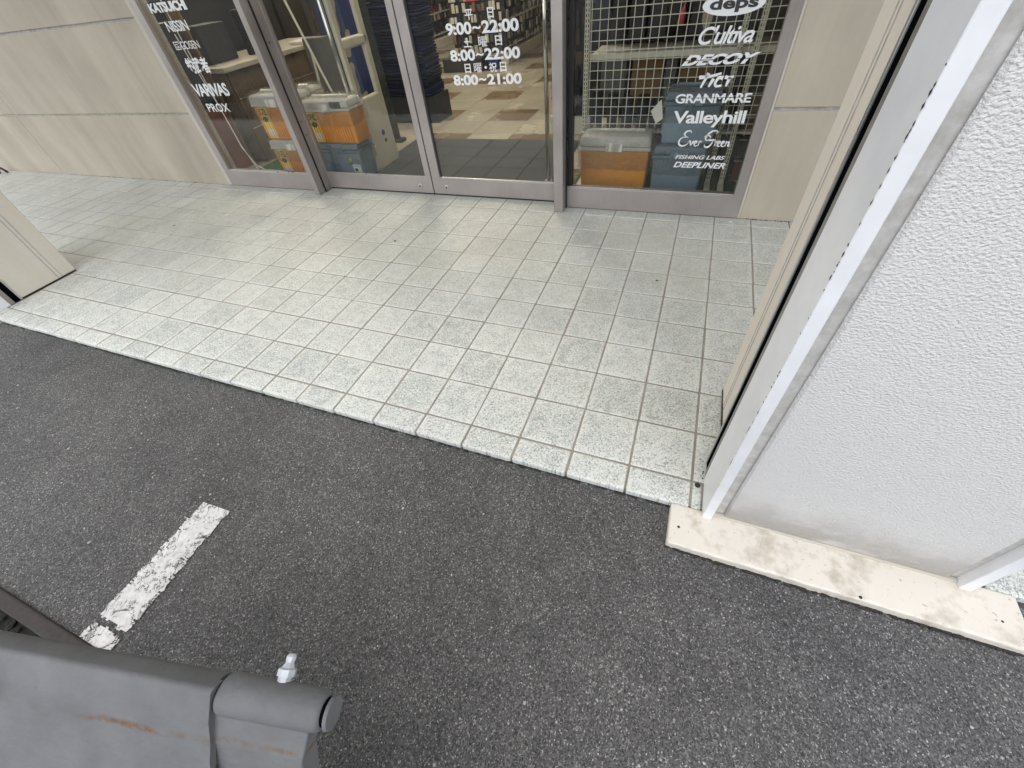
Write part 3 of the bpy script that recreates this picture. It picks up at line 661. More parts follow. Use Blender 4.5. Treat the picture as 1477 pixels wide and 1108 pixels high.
def plinth(label, x0, x1):
    bm = bmesh.new(); bmesh.ops.create_cube(bm, size=1.0)
    for v in bm.verts: v.co = Vector((x0 + (v.co.x + .5) * (x1 - x0), -1.15 + (v.co.y + .5) * .663, -0.5 + (v.co.z + .5) * .512))
    bmesh.ops.bevel(bm, geom=bm.edges[:], offset=0.03, segments=3, profile=0.5, affect='EDGES')
    bmesh.ops.subdivide_edges(bm, edges=[e for e in bm.edges if abs(e.verts[0].co.x - e.verts[1].co.x) > 1], cuts=60)
    for v in bm.verts:
        if v.co.y < -1.0: v.co.y += 0.004 * math.sin(v.co.x * 9.1) * math.sin(v.co.x * 3.3) + R(-.004, .004); v.co.z += R(-.004, .003)
    mb = MB().add_bm(bm)
    single('pillar_plinth', mb, 'plinth_cream', label, 'plinth', ((x0 + x1) / 2, -0.8, ZA))
plinth('cream stained concrete plinth under the white stucco pillar', -0.275, 3.87)
plinth('white concrete plinth corner at the left picture edge', -24.0, -19.78)
for x, y, r, lab in ((-0.135, -0.865, .030, 'dark gum spot near the left end of the cream plinth'), (2.13, -1.11, .03, 'dark chip at the front edge of the cream plinth'), (3.62, -0.88, .022, 'small dark spot near the right end of the cream plinth')):
    mb = MB(); mb.tube([(x, y, .0105), (x, y, .0135)], r * .7, 9); single('gum_spot', mb, 'dark_dirt_and_shade', lab, 'spot', (x, y, .01))
mb = MB(); mb.tube([(0.085, -0.06, 0.0), (0.085, -0.06, 0.012)], 0.045, 10); single('drain_plug', mb, 'dark_dirt_and_shade', 'small dark round plug in the tile strip beside the white fin', 'plug', (0.085, -0.06, 0))

# ================================================================== SHOP INTERIOR
mb = MB(); mb.box(-20.5, -15.2, 9.82, 12.6, -0.02, 0.10, .02); single('green_turf', mb, 'turf_green', 'green turf display base under the stacked coolers left of the doors', 'turf mat', (-18, 11, 0))
mb = MB(); mb.box(-4.9, 3.0, 9.82, 13.4, -0.02, 0.10, .02); single('green_turf', mb, 'turf_green', 'green turf display base under the coolers and wire grid', 'turf mat', (-2, 11, 0))
# entrance mat
t = thing('entrance_mat', 'dark grey entrance mat with square pattern behind the glass doors', 'mat', (-10, 13.7, 0))
for i in range(6):
    for j in range(4):
        x0 = -14.25 + i * 1.4; y0 = 11.42 + j * 1.15; lift = 0.0
        mb = MB(); mb.box(x0 + .012, x0 + 1.388, y0 + .012, y0 + 1.138, 0.0, 0.055, .012)
        part('mat_square', mb, 'mat_grey', t)
mb = MB(); mb.box(-14.35, -5.75, 11.3, 16.12, 0.0, 0.03, .01); part('backing', mb, 'black_rubber', t)
mb = MB(); mb.box(-14.35, -5.75, 11.28, 11.40, 0.031, 0.06, .01); part('border', mb, 'mat_grey', t)

# security gate: cream loop panel
t = thing('security_gate', 'cream security gate panel with open window and purple sticker', 'gate', (-13.9, 12.4, 0))
def gx(name, y0, y1, z0, z1, th=.22, bev=.08, mat='gate_cream'):
    mb = MB(); mb.box(-13.9 - th / 2, -13.9 + th / 2, y0, y1, z0, z1, bev, 3); return part(name, mb, mat, t)
gx('lower_panel', 11.62, 13.42, 0.0, 2.72); gx('upright', 11.62, 11.86, 2.6, 7.3); gx('upright', 13.10, 13.42, 2.6, 7.3); gx('crossbar', 11.7, 13.35, 4.28, 4.62); gx('top_bar', 11.62, 13.42, 7.1, 7.5)
mb = MB(); mb.tube([(-13.785, 12.68, 1.30), (-13.775, 12.68, 1.30)], .11, 16); part('sticker', mb, 'purple_sticker', t)
mb = MB(); mb.box(-13.79, -13.778, 12.66, 12.78, .93, 1.05); part('label', mb, 'black_vinyl', t)
for z, y in ((.12, 11.75), (.12, 13.3), (3.05, 11.74)):
    mb = MB(); mb.tube([(-13.80, y, z), (-13.775, y, z)], .02, 8); part('screw', mb, 'black_rubber', t)
def gpost(label, x, y):
    t = thing('guard_post', label, 'post', (x, y, 0)); mb = MB(); mb.tube([(x, y, .02), (x, y, 9.0)], .07, 16); part('shaft', mb, 'chrome', t, True)
    mb = MB(); mb.tube([(x, y, 0), (x, y, .06)], .15, 20); part('base_flange', mb, 'silver_aluminium', t)
gpost('chrome guard post beside the cream security gate', -14.02, 11.5); gpost('chrome guard post inside the right door leaf', -5.93, 11.5)

# cooler boxes
def cooler(label, x0, x1, y0, z0, h, body, lid, sticker=None, wrap=True, d=1.05, rib=False):
    w = x1 - x0; cx = (x0 + x1) / 2; t = thing('cooler_box', label, 'cooler box', (cx, y0 + d / 2, z0), 'cooler boxes in the shop windows')
    hb = h * 0.76; tp = 0.05
    mb = MB(); mb.hexa([(x0 + tp, y0 + tp, z0), (x1 - tp, y0 + tp, z0), (x1 - tp, y0 + d - tp, z0), (x0 + tp, y0 + d - tp, z0), (x0, y0, z0 + hb), (x1, y0, z0 + hb), (x1, y0 + d, z0 + hb), (x0, y0 + d, z0 + hb)], .07, 3); part('body', mb, body, t, True)
    mb = MB(); mb.box(x0 - .03, x1 + .03, y0 - .03, y0 + d + .03, z0 + hb + .002, z0 + hb + .10, .025, 2); part('rim', mb, lid, t)
    mb = MB(); zt = z0 + h; mb.hexa([(x0 - .02, y0 - .02, z0 + hb + .11), (x1 + .02, y0 - .02, z0 + hb + .11), (x1 + .02, y0 + d + .02, z0 + hb + .11), (x0 - .02, y0 + d + .02, z0 + hb + .11), (x0 + .03, y0 + .01, zt), (x1 - .03, y0 + .01, zt), (x1 - .06, y0 + d - .08, zt), (x0 + .06, y0 + d - .08, zt)], .06, 3); ld = part('lid', mb, lid, t, True)
    mb = MB(); mb.box(cx - .28, cx + .28, y0 - .075, y0 + .0, z0 + hb - .02, z0 + hb + .26, .03, 2); part('latch', mb, lid, t)
    mb = MB(); zz = zt + .002; mb.tube([(x0 + .25, y0 + d / 2, zz), (x0 + .3, y0 + d / 2, zz + .06), (x1 - .3, y0 + d / 2, zz + .06), (x1 - .25, y0 + d / 2, zz)], .05, 8); part('handle', mb, lid, ld, True)
    if sticker:
        zb = z0 + hb + .12; mb = MB(); mb.box(x0 + .05, x0 + .62 * w, y0 - .045, y0 + .02, zb, zt - .05, .004); part('lid_label', mb, 'paper_white', t)
        mb = MB(); mb.box(x0 + .64 * w, x0 + .86 * w, y0 - .045, y0 + .02, zb, zt - .05, .004); part('navy_lid_label', mb, 'cooler_navy', t)
    if rib:
        n = 16
        for k in range(1, n):
            xx = x0 + .1 + (w - .2) * k / n; mb = MB(); mb.box(xx - .012, xx + .012, y0 - .012, y0 + .05, z0 + .12, z0 + hb - .1, .004); part('rib', mb, body, t)
    if sticker:
        tx_, sx = sticker; a = sx; c = a + .44; yy = y0 - .012
        mb = MB(); mb.quad((a, yy + .035, z0 + .08), (c, yy + .035, z0 + .08), (c, yy - .002, z0 + hb - .01), (a, yy - .002, z0 + hb - .01)); part('yellow_label', mb, 'yellow_label', t)
        zl = z0 + hb
        text('capacity_lettering', tx_, a + .02, c - .02, zl - .30, zl - .06, yy - .008, 'black_vinyl', t, shear=.2, bold=.02)
        mb = MB(); mb.poly([(a + .18 + .15 * math.cos(q * .5236), yy + .004, zl - .45 + .10 * math.sin(q * .5236)) for q in range(12)], (0, -.004, 0)); part('round_badge', mb, 'black_vinyl', t)
        mb = MB(); mb.quad((a + .04, yy + .018, z0 + .16), (c - .04, yy + .018, z0 + .16), (c - .04, yy + .006, z0 + .42), (a + .04, yy + .006, z0 + .42)); part('picture_panel', mb, 'paper_white', t)
    if wrap:
        bm = bmesh.new(); e = .06; bmesh.ops.create_grid(bm, x_segments=26, y_segments=22, size=1)
        for v in bm.verts:
            u, q = v.co.x, v.co.y; rr = max(abs(u), abs(q)); k = min(1, rr / .72); 
            if rr > 1e-6: uu, qq = u / rr * k, q / rr * k
            else: uu = qq = 0
            drop = max(0, (rr - .72) / .28) * (h * .62)
            j = .022
            v.co = Vector((cx + uu * (w / 2 + e) + R(-j, j), y0 + d / 2 + qq * (d / 2 + e) + R(-j, j) - (.02 if q < 0 else 0), zt + .09 - drop + R(-j, j)))
        mb = MB().add_bm(bm)
        part('plastic_wrap', mb, 'plastic_film', t, True)
    return t
cooler('orange cooler box with white lid and yellow 17L label, topmost of its stack', -18.35, -16.05, 10.6, 1.58, 1.62, 'cooler_orange', 'lid_white', ('17L', -18.1), rib=True)
cooler('orange cooler box with yellow 17L label, lowest of its stack left of the post', -18.35, -16.05, 10.6, .11, 1.44, 'cooler_orange', 'lid_white', ('17L', -18.1), rib=True)
cooler('orange cooler box with white lid and yellow 9L label', -15.75, -13.52, 10.62, 1.46, 1.52, 'cooler_orange', 'lid_white', ('9L', -15.62), rib=True, d=0.95)
bc = cooler('slate blue cooler box under the orange box with the 9L label', -15.82, -13.72, 10.64, .11, 1.33, 'cooler_blue', 'cooler_blue', d=1.0)
mb = MB(); mb.quad((-14.25, 10.655, .36), (-13.86, 10.655, .36), (-13.86, 10.645, .68), (-14.25, 10.645, .68)); part('white_label', mb, 'paper_white', bc)
mb = MB(); mb.quad((-14.2, 10.65, .58), (-13.9, 10.65, .58), (-13.9, 10.645, .63), (-14.2, 10.645, .63)); mb.quad((-14.2, 10.652, .4), (-14.05, 10.652, .4), (-14.05, 10.65, .52), (-14.2, 10.65, .52)); part('label_print', mb, 'black_vinyl', bc)
mb = MB(); mb.quad((-14.32, 10.628, .80), (-14.18, 10.628, .80), (-14.18, 10.626, .93), (-14.32, 10.626, .93)); part('price_sticker', mb, 'yellow_label', bc)
cooler('white lidded cooler box half hidden behind the left door post', -17.5, -16.45, 11.9, 1.9, 1.2, 'cooler_orange', 'lid_white', d=1.0)
mb = MB(); mb.box(-18.3, -16.3, 11.99, 12.9, .11, 1.89, .03); single('stock_carton', mb, 'cardboard', 'brown carton behind the stacked orange coolers', 'carton', (-17.3, 12.4, .1))
cooler('orange cooler box with white lid in front of the wire grid', -4.55, -2.3, 10.66, .11, 1.72, 'cooler_orange', 'lid_white', rib=False, d=1.0)
cooler('slate blue cooler box beneath another, behind the DEEPLINER lettering', -2.17, -0.62, 10.66, .11, 1.46, 'cooler_blue', 'cooler_blue', d=1.0)
cooler('slate blue cooler box on top, with a white price tag at its side', -2.05, -0.50, 10.70, 1.62, 1.38, 'cooler_blue', 'cooler_blue', d=1.15)
mb = MB(); mb.quad((-2.42, 10.62, 2.55), (-2.22, 10.62, 2.22), (-2.04, 10.6, 2.36), (-2.15, 10.6, 2.86)); single('price_tag', mb, 'paper_white', 'white price tag hanging at the upper blue cooler', 'tag', (-2.2, 10.6, 2.5))

# wire grid with slotted posts
t = thing('wire_grid', 'cream wire grid panel behind the right shop window', 'grid', (-2, 11.4, 0))
k = 0
for i in range(25):
    x = -4.47 + i * .2405
    if x > 1.2: break
    mb = MB(); mb.tube([(x, 11.42, 1.68), (x, 11.42, 8.0)], .0115, 6); part('wire', mb, 'wire_cream', t)
for i in range(28):
    z = 1.76 + i * .2405
    if z > 8: break
    mb = MB(); mb.tube([(-4.5, 11.40, z), (1.25, 11.40, z)], .0115, 6); part('wire', mb, 'wire_cream', t)
def slot_post(label, x, y=11.5):
    t = thing('slotted_post', label, 'rack post', (x, y, .1), 'slotted posts of the display rack')
    mb = MB(); w = .075; mb.box(x - w, x + w, y, y + .12, .1, 8.2, .006); part('channel', mb, 'rack_cream', t)
    for z in range(66):
        zz = .35 + z * .118
        if zz > 6.4: break
        for dx in (-.035, .035):
            if z % 1 == 0:
                mb = MB(); mb.box(x + dx - .012, x + dx + .012, y - .004, y + .02, zz, zz + .07); part('slot', mb, 'stock_black', t)
    mb = MB(); mb.box(x - .09, x + .09, y - 1.0, y + .1, .1, .22, .01); part('base_foot', mb, 'rack_cream', t)
slot_post('cream slotted rack post at the left edge of the wire grid', -4.62)
slot_post('cream slotted rack post behind the GRANMARE lettering, nearer the door', -0.36)
slot_post('cream slotted rack post beside the right window stile', 0.06)
mb = MB(); mb.box(-4.55, 1.3, 11.66, 11.80, 3.66, 3.82, .015); mb.box(-4.5, 1.3, 11.80, 13.2, 3.74, 3.80); single('rack_shelf', mb, 'rack_cream', 'cream rack shelf behind the wire grid', 'shelf', (-2, 12.4, 3.7))
# stock on and below that shelf
def crate(label, x0, x1, y0, y1, z0, z1, mat, name='stock_box', cat='box'):
    mb = MB(); mb.box(x0, x1, y0, y1, z0, z1, .03, 2); single(name, mb, mat, label, cat, ((x0 + x1) / 2, (y0 + y1) / 2, z0))
mb = MB(); mb.box(-4.6, 3.0, 13.3, 13.4, .1, 8.0); single('rack_back_panel', mb, 'stock_black', 'black rack back panel behind the wire grid', 'panel', (-1, 13.35, .1))
mb = MB(); mb.box(-4.55, 1.3, 11.75, 13.2, 1.62, 1.70); single('rack_shelf', mb, 'rack_cream', 'lower cream rack shelf behind the orange cooler', 'shelf', (-2, 12.4, 1.6))
ORD = ['leftmost', 'second from left', 'third from left', 'fourth from left', 'fifth from left', 'sixth from left', 'seventh from left', 'eighth from left', 'ninth from left', 'tenth from left', 'eleventh from left', 'twelfth from left', 'thirteenth from left', 'fourteenth from left']
x = -4.35; i = 0
while x < 0.9:
    r = R(.17, .22); hgt = R(.75, 1.1)
    t = thing('bait_bucket', ORD[i] + ' dark round container on the shelf behind the wire grid', 'container', (x, 12.1, 1.7), 'dark containers behind the wire grid')
    mb = MB(); mb.tube([(x, 12.1, 1.702), (x, 12.1, 1.702 + hgt * .84)], [r * .92, r], 16); part('body', mb, random.choice(['stock_blue', 'stock_charcoal', 'stock_blue']), t, False)
    mb = MB(); mb.tube([(x, 12.1, 1.704 + hgt * .84), (x, 12.1, 1.704 + hgt)], [r * 1.05, r * .96], 16); part('lid', mb, 'stock_black', t)
    x += r * 2 + R(.06, .16); i += 1
crate('brown carton standing under the cream rack shelf', -3.35, -2.35, 12.5, 13.1, 2.0, 3.6, 'cardboard'); crate('tan carton next to the brown one under the rack shelf', -1.9, -0.9, 12.4, 13.1, 1.75, 3.5, 'cardboard')
crate('pale grey clear tote behind the left part of the wire grid', -4.3, -3.5, 12.3, 12.9, 2.3, 3.55, 'grey_tote', 'tote_box'); crate('narrow grey tote under the middle of the rack shelf', -2.3, -1.95, 12.2, 12.8, 2.2, 3.6, 'grey_tote', 'tote_box')
# rods and bags hanging above the shelf
for i in range(11):
    x = -4.25 + i * .52 + R(-.1, .1); zt = R(6.0, 6.6); zb = R(3.95, 4.35)
    mat = random.choice(['stock_black', 'stock_charcoal', 'stock_black', 'stock_blue'])
    t = thing('hanging_bag', ORD[i] + ' dark bag hanging above the shelf behind the wire grid', 'bag', (x, 12.2, zb), 'dark bags behind the wire grid')
    mb = MB(); w = R(.2, .27); mb.hexa([(x - w, 12.1, zb), (x + w, 12.1, zb), (x + w, 12.5, zb), (x - w, 12.5, zb), (x - w * .8, 12.18, zt), (x + w * .8, 12.18, zt), (x + w * .8, 12.4, zt), (x - w * .8, 12.4, zt)], .05); part('body', mb, mat, t)
    mb = MB(); mb.tube([(x, 12.25, zt), (x, 12.25, zt + .6)], .03, 6); part('strap', mb, 'stock_charcoal', t)
mb = MB(); mb.tube([(-2.05, 12.0, 4.32), (-2.05, 12.0, 4.36), (-2.03, 12.0, 4.62), (-2.0, 12.0, 4.74), (-2.0, 12.0, 4.85)], [.02, .10, .085, .03, .02], 12); single('pink_float', mb, 'pink_plastic', 'pink fishing float hanging behind the wire grid', 'float', (-2.05, 12, 4.3), smooth=True)
mb = MB(); mb.poly([(-1.50, 12.0, 5.8), (-1.20, 12.0, 5.8), (-1.22, 12.0, 4.4), (-1.28, 12.0, 4.22), (-1.34, 12.0, 4.05), (-1.42, 12.0, 4.25), (-1.49, 12.0, 4.4)], (0, .04, 0)); single('tan_paddle', mb, 'fish_cream', 'tan pointed wooden blade hanging behind the wire grid', 'blade', (-1.35, 12, 4.0))
mb = MB(); mb.tube([(-0.15, 12.0, 2.6), (.12, 12.0, 4.3), (.2, 12.0, 6)], .03, 8); single('black_strap', mb, 'stock_black', 'black strap looping behind the slotted posts', 'strap', (0, 12, 2.6))
t = thing('magazine_rack', 'grey wire rack of small packs at the right end of the window', 'rack', (.9, 11.9, .1))
for i in range(5):
    for j in range(3):
        mb = MB(); mb.box(.35 + j * .42, .72 + j * .42, 11.9 + .05 * i, 12.2, .25 + i * .62, .75 + i * .62, .02); part('pack', mb, random.choice(['paper_white', 'grey_tote', 'stock_charcoal', 'red_wood', 'cardboard']), t)
    mb = MB(); mb.box(.3, 1.65, 11.8, 12.3, .18 + i * .62, .22 + i * .62); part('shelf', mb, 'silver_aluminium', t)

# till counter with ribbed cladding
t = thing('till_counter', 'till counter with dark ribbed cladding and cream top', 'counter', (-22.5, 16, 0))
mb = MB(); mb.box(-24.5, -21.05, 12.35, 20.4, 0, 3.72); part('carcass', mb, 'counter_wood', t)
for i in range(62):
    y = 12.36 + i * .128
    mb = MB(); mb.box(-21.049, -20.98, y, y + .085, .15, 3.72, .012); part('rib', mb, 'counter_rib', t)
for i in range(24):
    x = -24.4 + i * .14
    mb = MB(); mb.box(x, x + .09, 12.28, 12.349, .15, 3.72, .012); part('rib', mb, 'counter_rib', t)
for z in (1.5, 2.7):
    mb = MB(); mb.box(-20.975, -20.96, 12.34, 20.3, z, z + .03); part('trim_line', mb, 'silver_aluminium', t)
mb = MB(); mb.box(-24.8, -20.8, 12.1, 20.6, 3.73, 3.92, .03, 2); part('counter_top', mb, 'counter_top', t)
crate('dark equipment box on the cream counter top', -23.6, -22.4, 13.0, 14.6, 3.93, 5.3, 'stock_charcoal', 'equipment_box'); crate('black till screen on the counter', -22.4, -22.1, 15.2, 16.8, 3.93, 5.6, 'stock_black', 'till_screen', 'screen')
crate('white paper tray on the counter behind the left door leaf', -21.9, -20.95, 17.6, 19.0, 3.93, 4.05, 'paper_white', 'paper_tray', 'tray')
crate('red brown wooden chest behind the left window', -23.6, -21.6, 10.7, 11.9, .0, 2.6, 'red_wood', 'wooden_chest', 'chest')
crate('tan wooden board leaning behind the VARIVAS lettering', -22.4, -21.6, 11.95, 12.05, .0, 6.0, 'cardboard', 'wooden_board', 'board')
crate('dark grey appliance above the wooden chest', -23.4, -21.8, 10.8, 11.8, 2.62, 5.6, 'stock_charcoal', 'appliance', 'appliance')
crate('black stock shelf standing behind the counter', -31, -25.4, 15, 24, 0, 9, 'stock_black', 'stock_shelf', 'shelf')
# white cables behind the left window
for i, pts in enumerate(([(-20.1, 10.2, 5.3), (-19.8, 10.1, 4.2), (-19.6, 10.1, 3.0), (-19.5, 10.1, 1.4), (-19.0, 10.0, .72), (-18.5, 10.0, .5), (-18.2, 10.1, .16)], [(-19.9, 10.2, 6.4), (-19.75, 10.1, 5.2), (-19.62, 10.1, 3.6), (-19.48, 10.1, 1.5), (-19.15, 10.05, .62), (-18.7, 10.0, .14)])):
    mb = MB(); sm_ = []
    for a, c in zip(pts, pts[1:]):
        for k in range(4): sm_.append(Vector(a).lerp(Vector(c), k / 4))
    mb.tube(sm_, .016, 6); single('white_cable', mb, 'paper_white', ('white cable hanging behind the left window, looping to the right', 'white cable hanging behind the left window, ending nearer the wall')[i], 'cable', pts[-1], smooth=True)
mb = MB(); mb.tube([(-18.5 + .35 * math.cos(a * .4), 10.35 + .2 * math.sin(a * .4), .13 + .01 * a) for a in range(22)], .016, 6); single('white_cable_coil', mb, 'paper_white', 'coil of white cable on the green turf', 'cable', (-18.5, 10.3, .1), smooth=True)
# easel
t = thing('display_easel', 'thin white easel legs behind the orange 9L cooler', 'easel', (-16.2, 13, 0))
for a, c in (((-16.95, 13, 6.0), (-15.4, 13, .05)), ((-16.52, 13.05, 4.1), (-17.25, 13.3, .05))):
    mb = MB(); mb.tube([a, c], .045, 8); part('leg', mb, 'rack_cream', t)
# grey cloth goods and navy banners
crate('grey green cloth bundle standing between the counter and the security gate', -18.6, -17.5, 15.0, 15.6, .0, 4.4, 'grey_tote', 'cloth_bundle', 'bundle')
crate('dark stock cabinet behind the easel', -19.6, -18.3, 17.5, 19, .0, 7, 'stock_charcoal', 'stock_cabinet', 'cabinet')
t = thing('navy_banner', 'navy cloth banner with cream fish shapes seen through the security gate', 'banner', (-17.3, 16.2, 0))
mb = MB(); n = 14
for i in range(n):
    xa, xb = -18.3 + i * .15, -18.15 + i * .15; ya, yb = 16.2 + .05 * math.sin(i * 1.3), 16.2 + .05 * math.sin((i + 1) * 1.3)
    mb.quad((xa, ya, 1.2), (xb, yb, 1.2), (xb, yb, 7), (xa, ya, 7))
part('cloth', mb, 'navy_bright', t)
for (x, z, l, a) in ((-17.3, 5.0, .65, 1.3), (-17.0, 4.0, .55, 1.1), (-17.2, 2.7, .6, 1.4), (-16.95, 1.9, .35, .6), (-17.6, 6.2, .6, 1.5)):
    mb = MB(); out = []
    for q in range(16):
        f_ = q / 16 * 2 * math.pi; u = math.cos(f_) * l; v = math.sin(f_) * l * .3 * (1.1 - .6 * math.cos(f_)) + (0.12 * math.sin(3 * f_) * l)
        out.append((x + u * math.cos(a) - v * math.sin(a), 16.11, z + u * math.sin(a) + v * math.cos(a)))
    mb.poly(out, (0, .01, 0)); part('fish_shape', mb, 'fish_cream', t)
t = thing('hanging_garments', 'rack of navy packed garments beside the sliding door meeting stile', 'garment rack', (-15.2, 19, 0))
for i in range(42):
    z = 1.3 + i * .125; mb = MB(); mb.box(-17.3 + R(-.04, .04), -14.6 + R(-.08, .08), 18.6 + R(-.05, .05), 20.2, z, z + .10, .02); part('folded_garment', mb, random.choice(['navy_cloth', 'navy_cloth', 'stock_blue']), t)
mb = MB(); mb.box(-17.4, -14.4, 18.7, 20.3, 0.0, 1.25, .03); part('rack_base', mb, 'stock_charcoal', t)
t = thing('display_screen', 'dark green patterned display screen edge beyond the security gate', 'screen', (-14.9, 15.8, 0))
mb = MB(); mb.box(-15.6, -15.1, 15.6, 15.72, .15, 7.5, .02); part('board', mb, 'dark_green', t)
mb = MB(); mb.box(-15.8, -14.9, 15.4, 15.9, .0, .14, .02); part('foot', mb, 'stock_charcoal', t)

# gondola shelving deep in the shop
def gondola(label, x0, x1, y0, y1, cols_):
    t = thing('gondola_shelf', label, 'shelving', ((x0 + x1) / 2, (y0 + y1) / 2, 0))
    mb = MB(); mb.box(x0, x1, y0, y1, .0, .75, .03); part('base', mb, 'rack_cream', t)
    mb = MB(); mb.box((x0 + x1) / 2 - .1, (x0 + x1) / 2 + .1, y0 + .2, y1, .76, 8.0); part('back_panel', mb, 'stock_charcoal', t)
    mb = MB(); mb.box(x0 + .1, x1 - .1, y0 + .1, y0 + .19, .76, 8.0); part('end_panel', mb, 'stock_charcoal', t)
    for z in (1.0, 2.6, 4.3):
        mb = MB(); mb.box(x0 + .2, x1 - .1, y0 + .3, y1 - .1, z, z + .07); part('shelf', mb, 'rack_cream', t)
    groups = {}
    for z in [.85 + .62 * q for q in range(11)]:
        y = y0 + .3
        while y < y1 - .5:
            w = R(.18, .34); hh = R(.36, .56); m_ = random.choice(cols_)
            g = groups.setdefault(m_, MB()); xx = x1 - R(.15, .7); g.box(xx, xx + .06, y, y + w, z, z + hh)
            y += w + R(.03, .1)
        x = x0 + .2
        while x < x1 - .4:
            w = R(.18, .3); hh = R(.36, .56); m_ = random.choice(cols_); g = groups.setdefault(m_, MB()); yy = y0 - R(.0, .3)
            g.box(x, x + w, yy, yy + .06, z, z + hh); x += w + R(.05, .12)
    for m_, g in groups.items(): part('hanging_packs', g, m_, t, kind='stuff')
gondola('long shelving row of small dark packs beyond the left part of the right door', -32, -27.1, 31, 60, ['stock_black', 'stock_charcoal', 'paper_white', 'grey_tote', 'stock_black', 'red_wood', 'counter_wood'])
gondola('shelving row of pale packs with cream base deep in the shop', -20.6, -15.9, 33.6, 60, ['grey_tote', 'paper_white', 'cardboard', 'counter_wood', 'stock_charcoal', 'rack_cream'])
gondola('dark shelving row behind the wire grid window', -7.5, -1.5, 17, 45, ['stock_black', 'stock_charcoal', 'stock_blue', 'counter_wood'])
crate('low dark display bin at the end of the shelving row', -20.6, -17.2, 31.4, 33.0, 0, .85, 'stock_charcoal', 'display_bin', 'bin')
crate('blue parcel on the shop floor before the shelving row', -17.0, -16.2, 32.0, 32.8, 0, .7, 'navy_bright', 'blue_parcel', 'parcel')

# ================================================================== NEAR CORNER: grey steel flap
A0 = Vector((-3.389, -4.545, 4.426)); AX = Vector((0.976, 0.216, 0)).normalized(); NN = Vector((AX.y, -AX.x, 0)); UP = Vector((0, 0, 1)); RB = 0.069
t = thing('steel_flap', 'grey painted steel flap with hinge barrel and rust streaks in the near corner', 'steel flap', (A0.x, A0.y, ZA))
PH = math.radians(43); DD = NN * math.cos(PH) - UP * math.sin(PH); NQ = AX.cross(DD); NQ = NQ if NQ.z > 0 else -NQ
mat_fl = Matrix((AX, DD, NQ)).transposed()                      # local x along the hinge, y down the plate, z out
def flap(name, mb, mat='flap_paint', smooth=False, parent=t):
    me = mb.mesh(name, mat, smooth=smooth)
    o = bpy.data.objects.new(name, me); col.objects.link(o); o.parent = parent
    if parent is t: o.matrix_local = Matrix.Translation((A0 - Vector((A0.x, A0.y, ZA))) * S) @ mat_fl.to_4x4()
    return o
# left leaf: barrel that rolls into the plate, one section swept along the hinge
def leaf(x0, x1, length, thick, nseg, name):
    mb = MB(); sec = []
    E_ = 0.86 * RB; f0 = 0.022                                   # small fold radius at the far edge, then down behind the barrel
    for k in range(9):
        a = math.radians(90 + 90 * k / 8); sec.append((-E_ + f0 + f0 * math.cos(a), RB - f0 + f0 * math.sin(a)))
    sec += [(-E_, 0.0), (-E_ * .8, -RB * .6), (-E_ * .3, -RB * .95), (0.03, -RB * .8)]
    sec = sec[::-1]
    sec += [(0.06, RB + .002), (0.14, RB - .008), (0.22, RB - .018), (0.34, RB - .02), (length, RB - .02), (length, RB - .02 - thick), (0.1, RB - .02 - thick)]
    xs = [x0 + (x1 - x0) * i / nseg for i in range(nseg + 1)]; rings = []
    for i, x in enumerate(xs):
        rings.append([(x + (R(-.004, .004) if i in (0, nseg) else 0), y + (.006 * math.sin(x * 7 + y * 9) if y > .1 else 0), z + (.006 * math.sin(x * 5.3 + y * 11) * min(1, max(0, y - .05) * 6))) for y, z in sec])
    n = len(sec); mb.raw([v for r_ in rings for v in r_], [(i * n + k, i * n + (k + 1) % n, (i + 1) * n + (k + 1) % n, (i + 1) * n + k) for i in range(nseg) for k in range(n)] + [tuple(range(n)), tuple(range(nseg * n, nseg * n + n))])
    o = flap(name, mb, smooth=True)
    o.data.set_sharp_from_angle(angle=math.radians(50)); return o
o = leaf(-3.5, 1.112, 6.6, 0.014, 70, 'leaf_plate')
mb = MB(); mb.tube([(1.10, 0, 0), (1.13, 0, 0)], RB * .90, 24); flap('barrel_gap', mb, 'black_rubber')
mb = MB(); mb.tube([(1.121, 0, 0), (1.128, 0, 0), (1.49, 0, 0), (1.52, 0, 0), (1.535, 0, 0)], [RB * .96, RB, RB * .96, RB * .9, RB * .78], 28); flap('fixed_barrel', mb, smooth=True)
mb = MB(); mb.tube([(1.53, 0, 0), (1.556, 0, 0)], RB * .66, 20); flap('end_gap', mb, 'gap_black')
mb = MB(); mb.tube([(1.553, 0, 0), (1.566, 0, 0)], [RB * .80, RB * .76], 24); flap('end_washer', mb, smooth=False)
# bracket of the fixed barrel: short sloping web, then a steeper darker face
P2 = math.radians(-24); d2 = Vector((0, math.cos(P2), math.sin(P2) * -1))
mb = MB(); a = Vector((1.125, .035, .038)); e2 = Vector((0, math.cos(math.radians(20)), math.sin(math.radians(20)) * .2))
pts = [(1.122, .03, .045), (1.47, .03, .045), (1.44, .15, .045), (1.122, .15, .04)]
mb.hexa([(1.106, .03, -.03), (1.50, .03, -.03), (1.475, .16, -.03), (1.106, .16, -.03), (1.106, .03, .046), (1.50, .03, .046), (1.475, .16, .044), (1.106, .16, .044)], .006); br = flap('bracket_web', mb)
mb = MB(); mb.hexa([(1.104, .157, -.05), (1.472, .157, -.05), (1.36, 1.2, -.40), (1.104, 1.2, -.40), (1.104, .157, .040), (1.472, .157, .040), (1.36, 1.2, -.20), (1.104, 1.2, -.20)], .006); flap('bracket_face', mb)
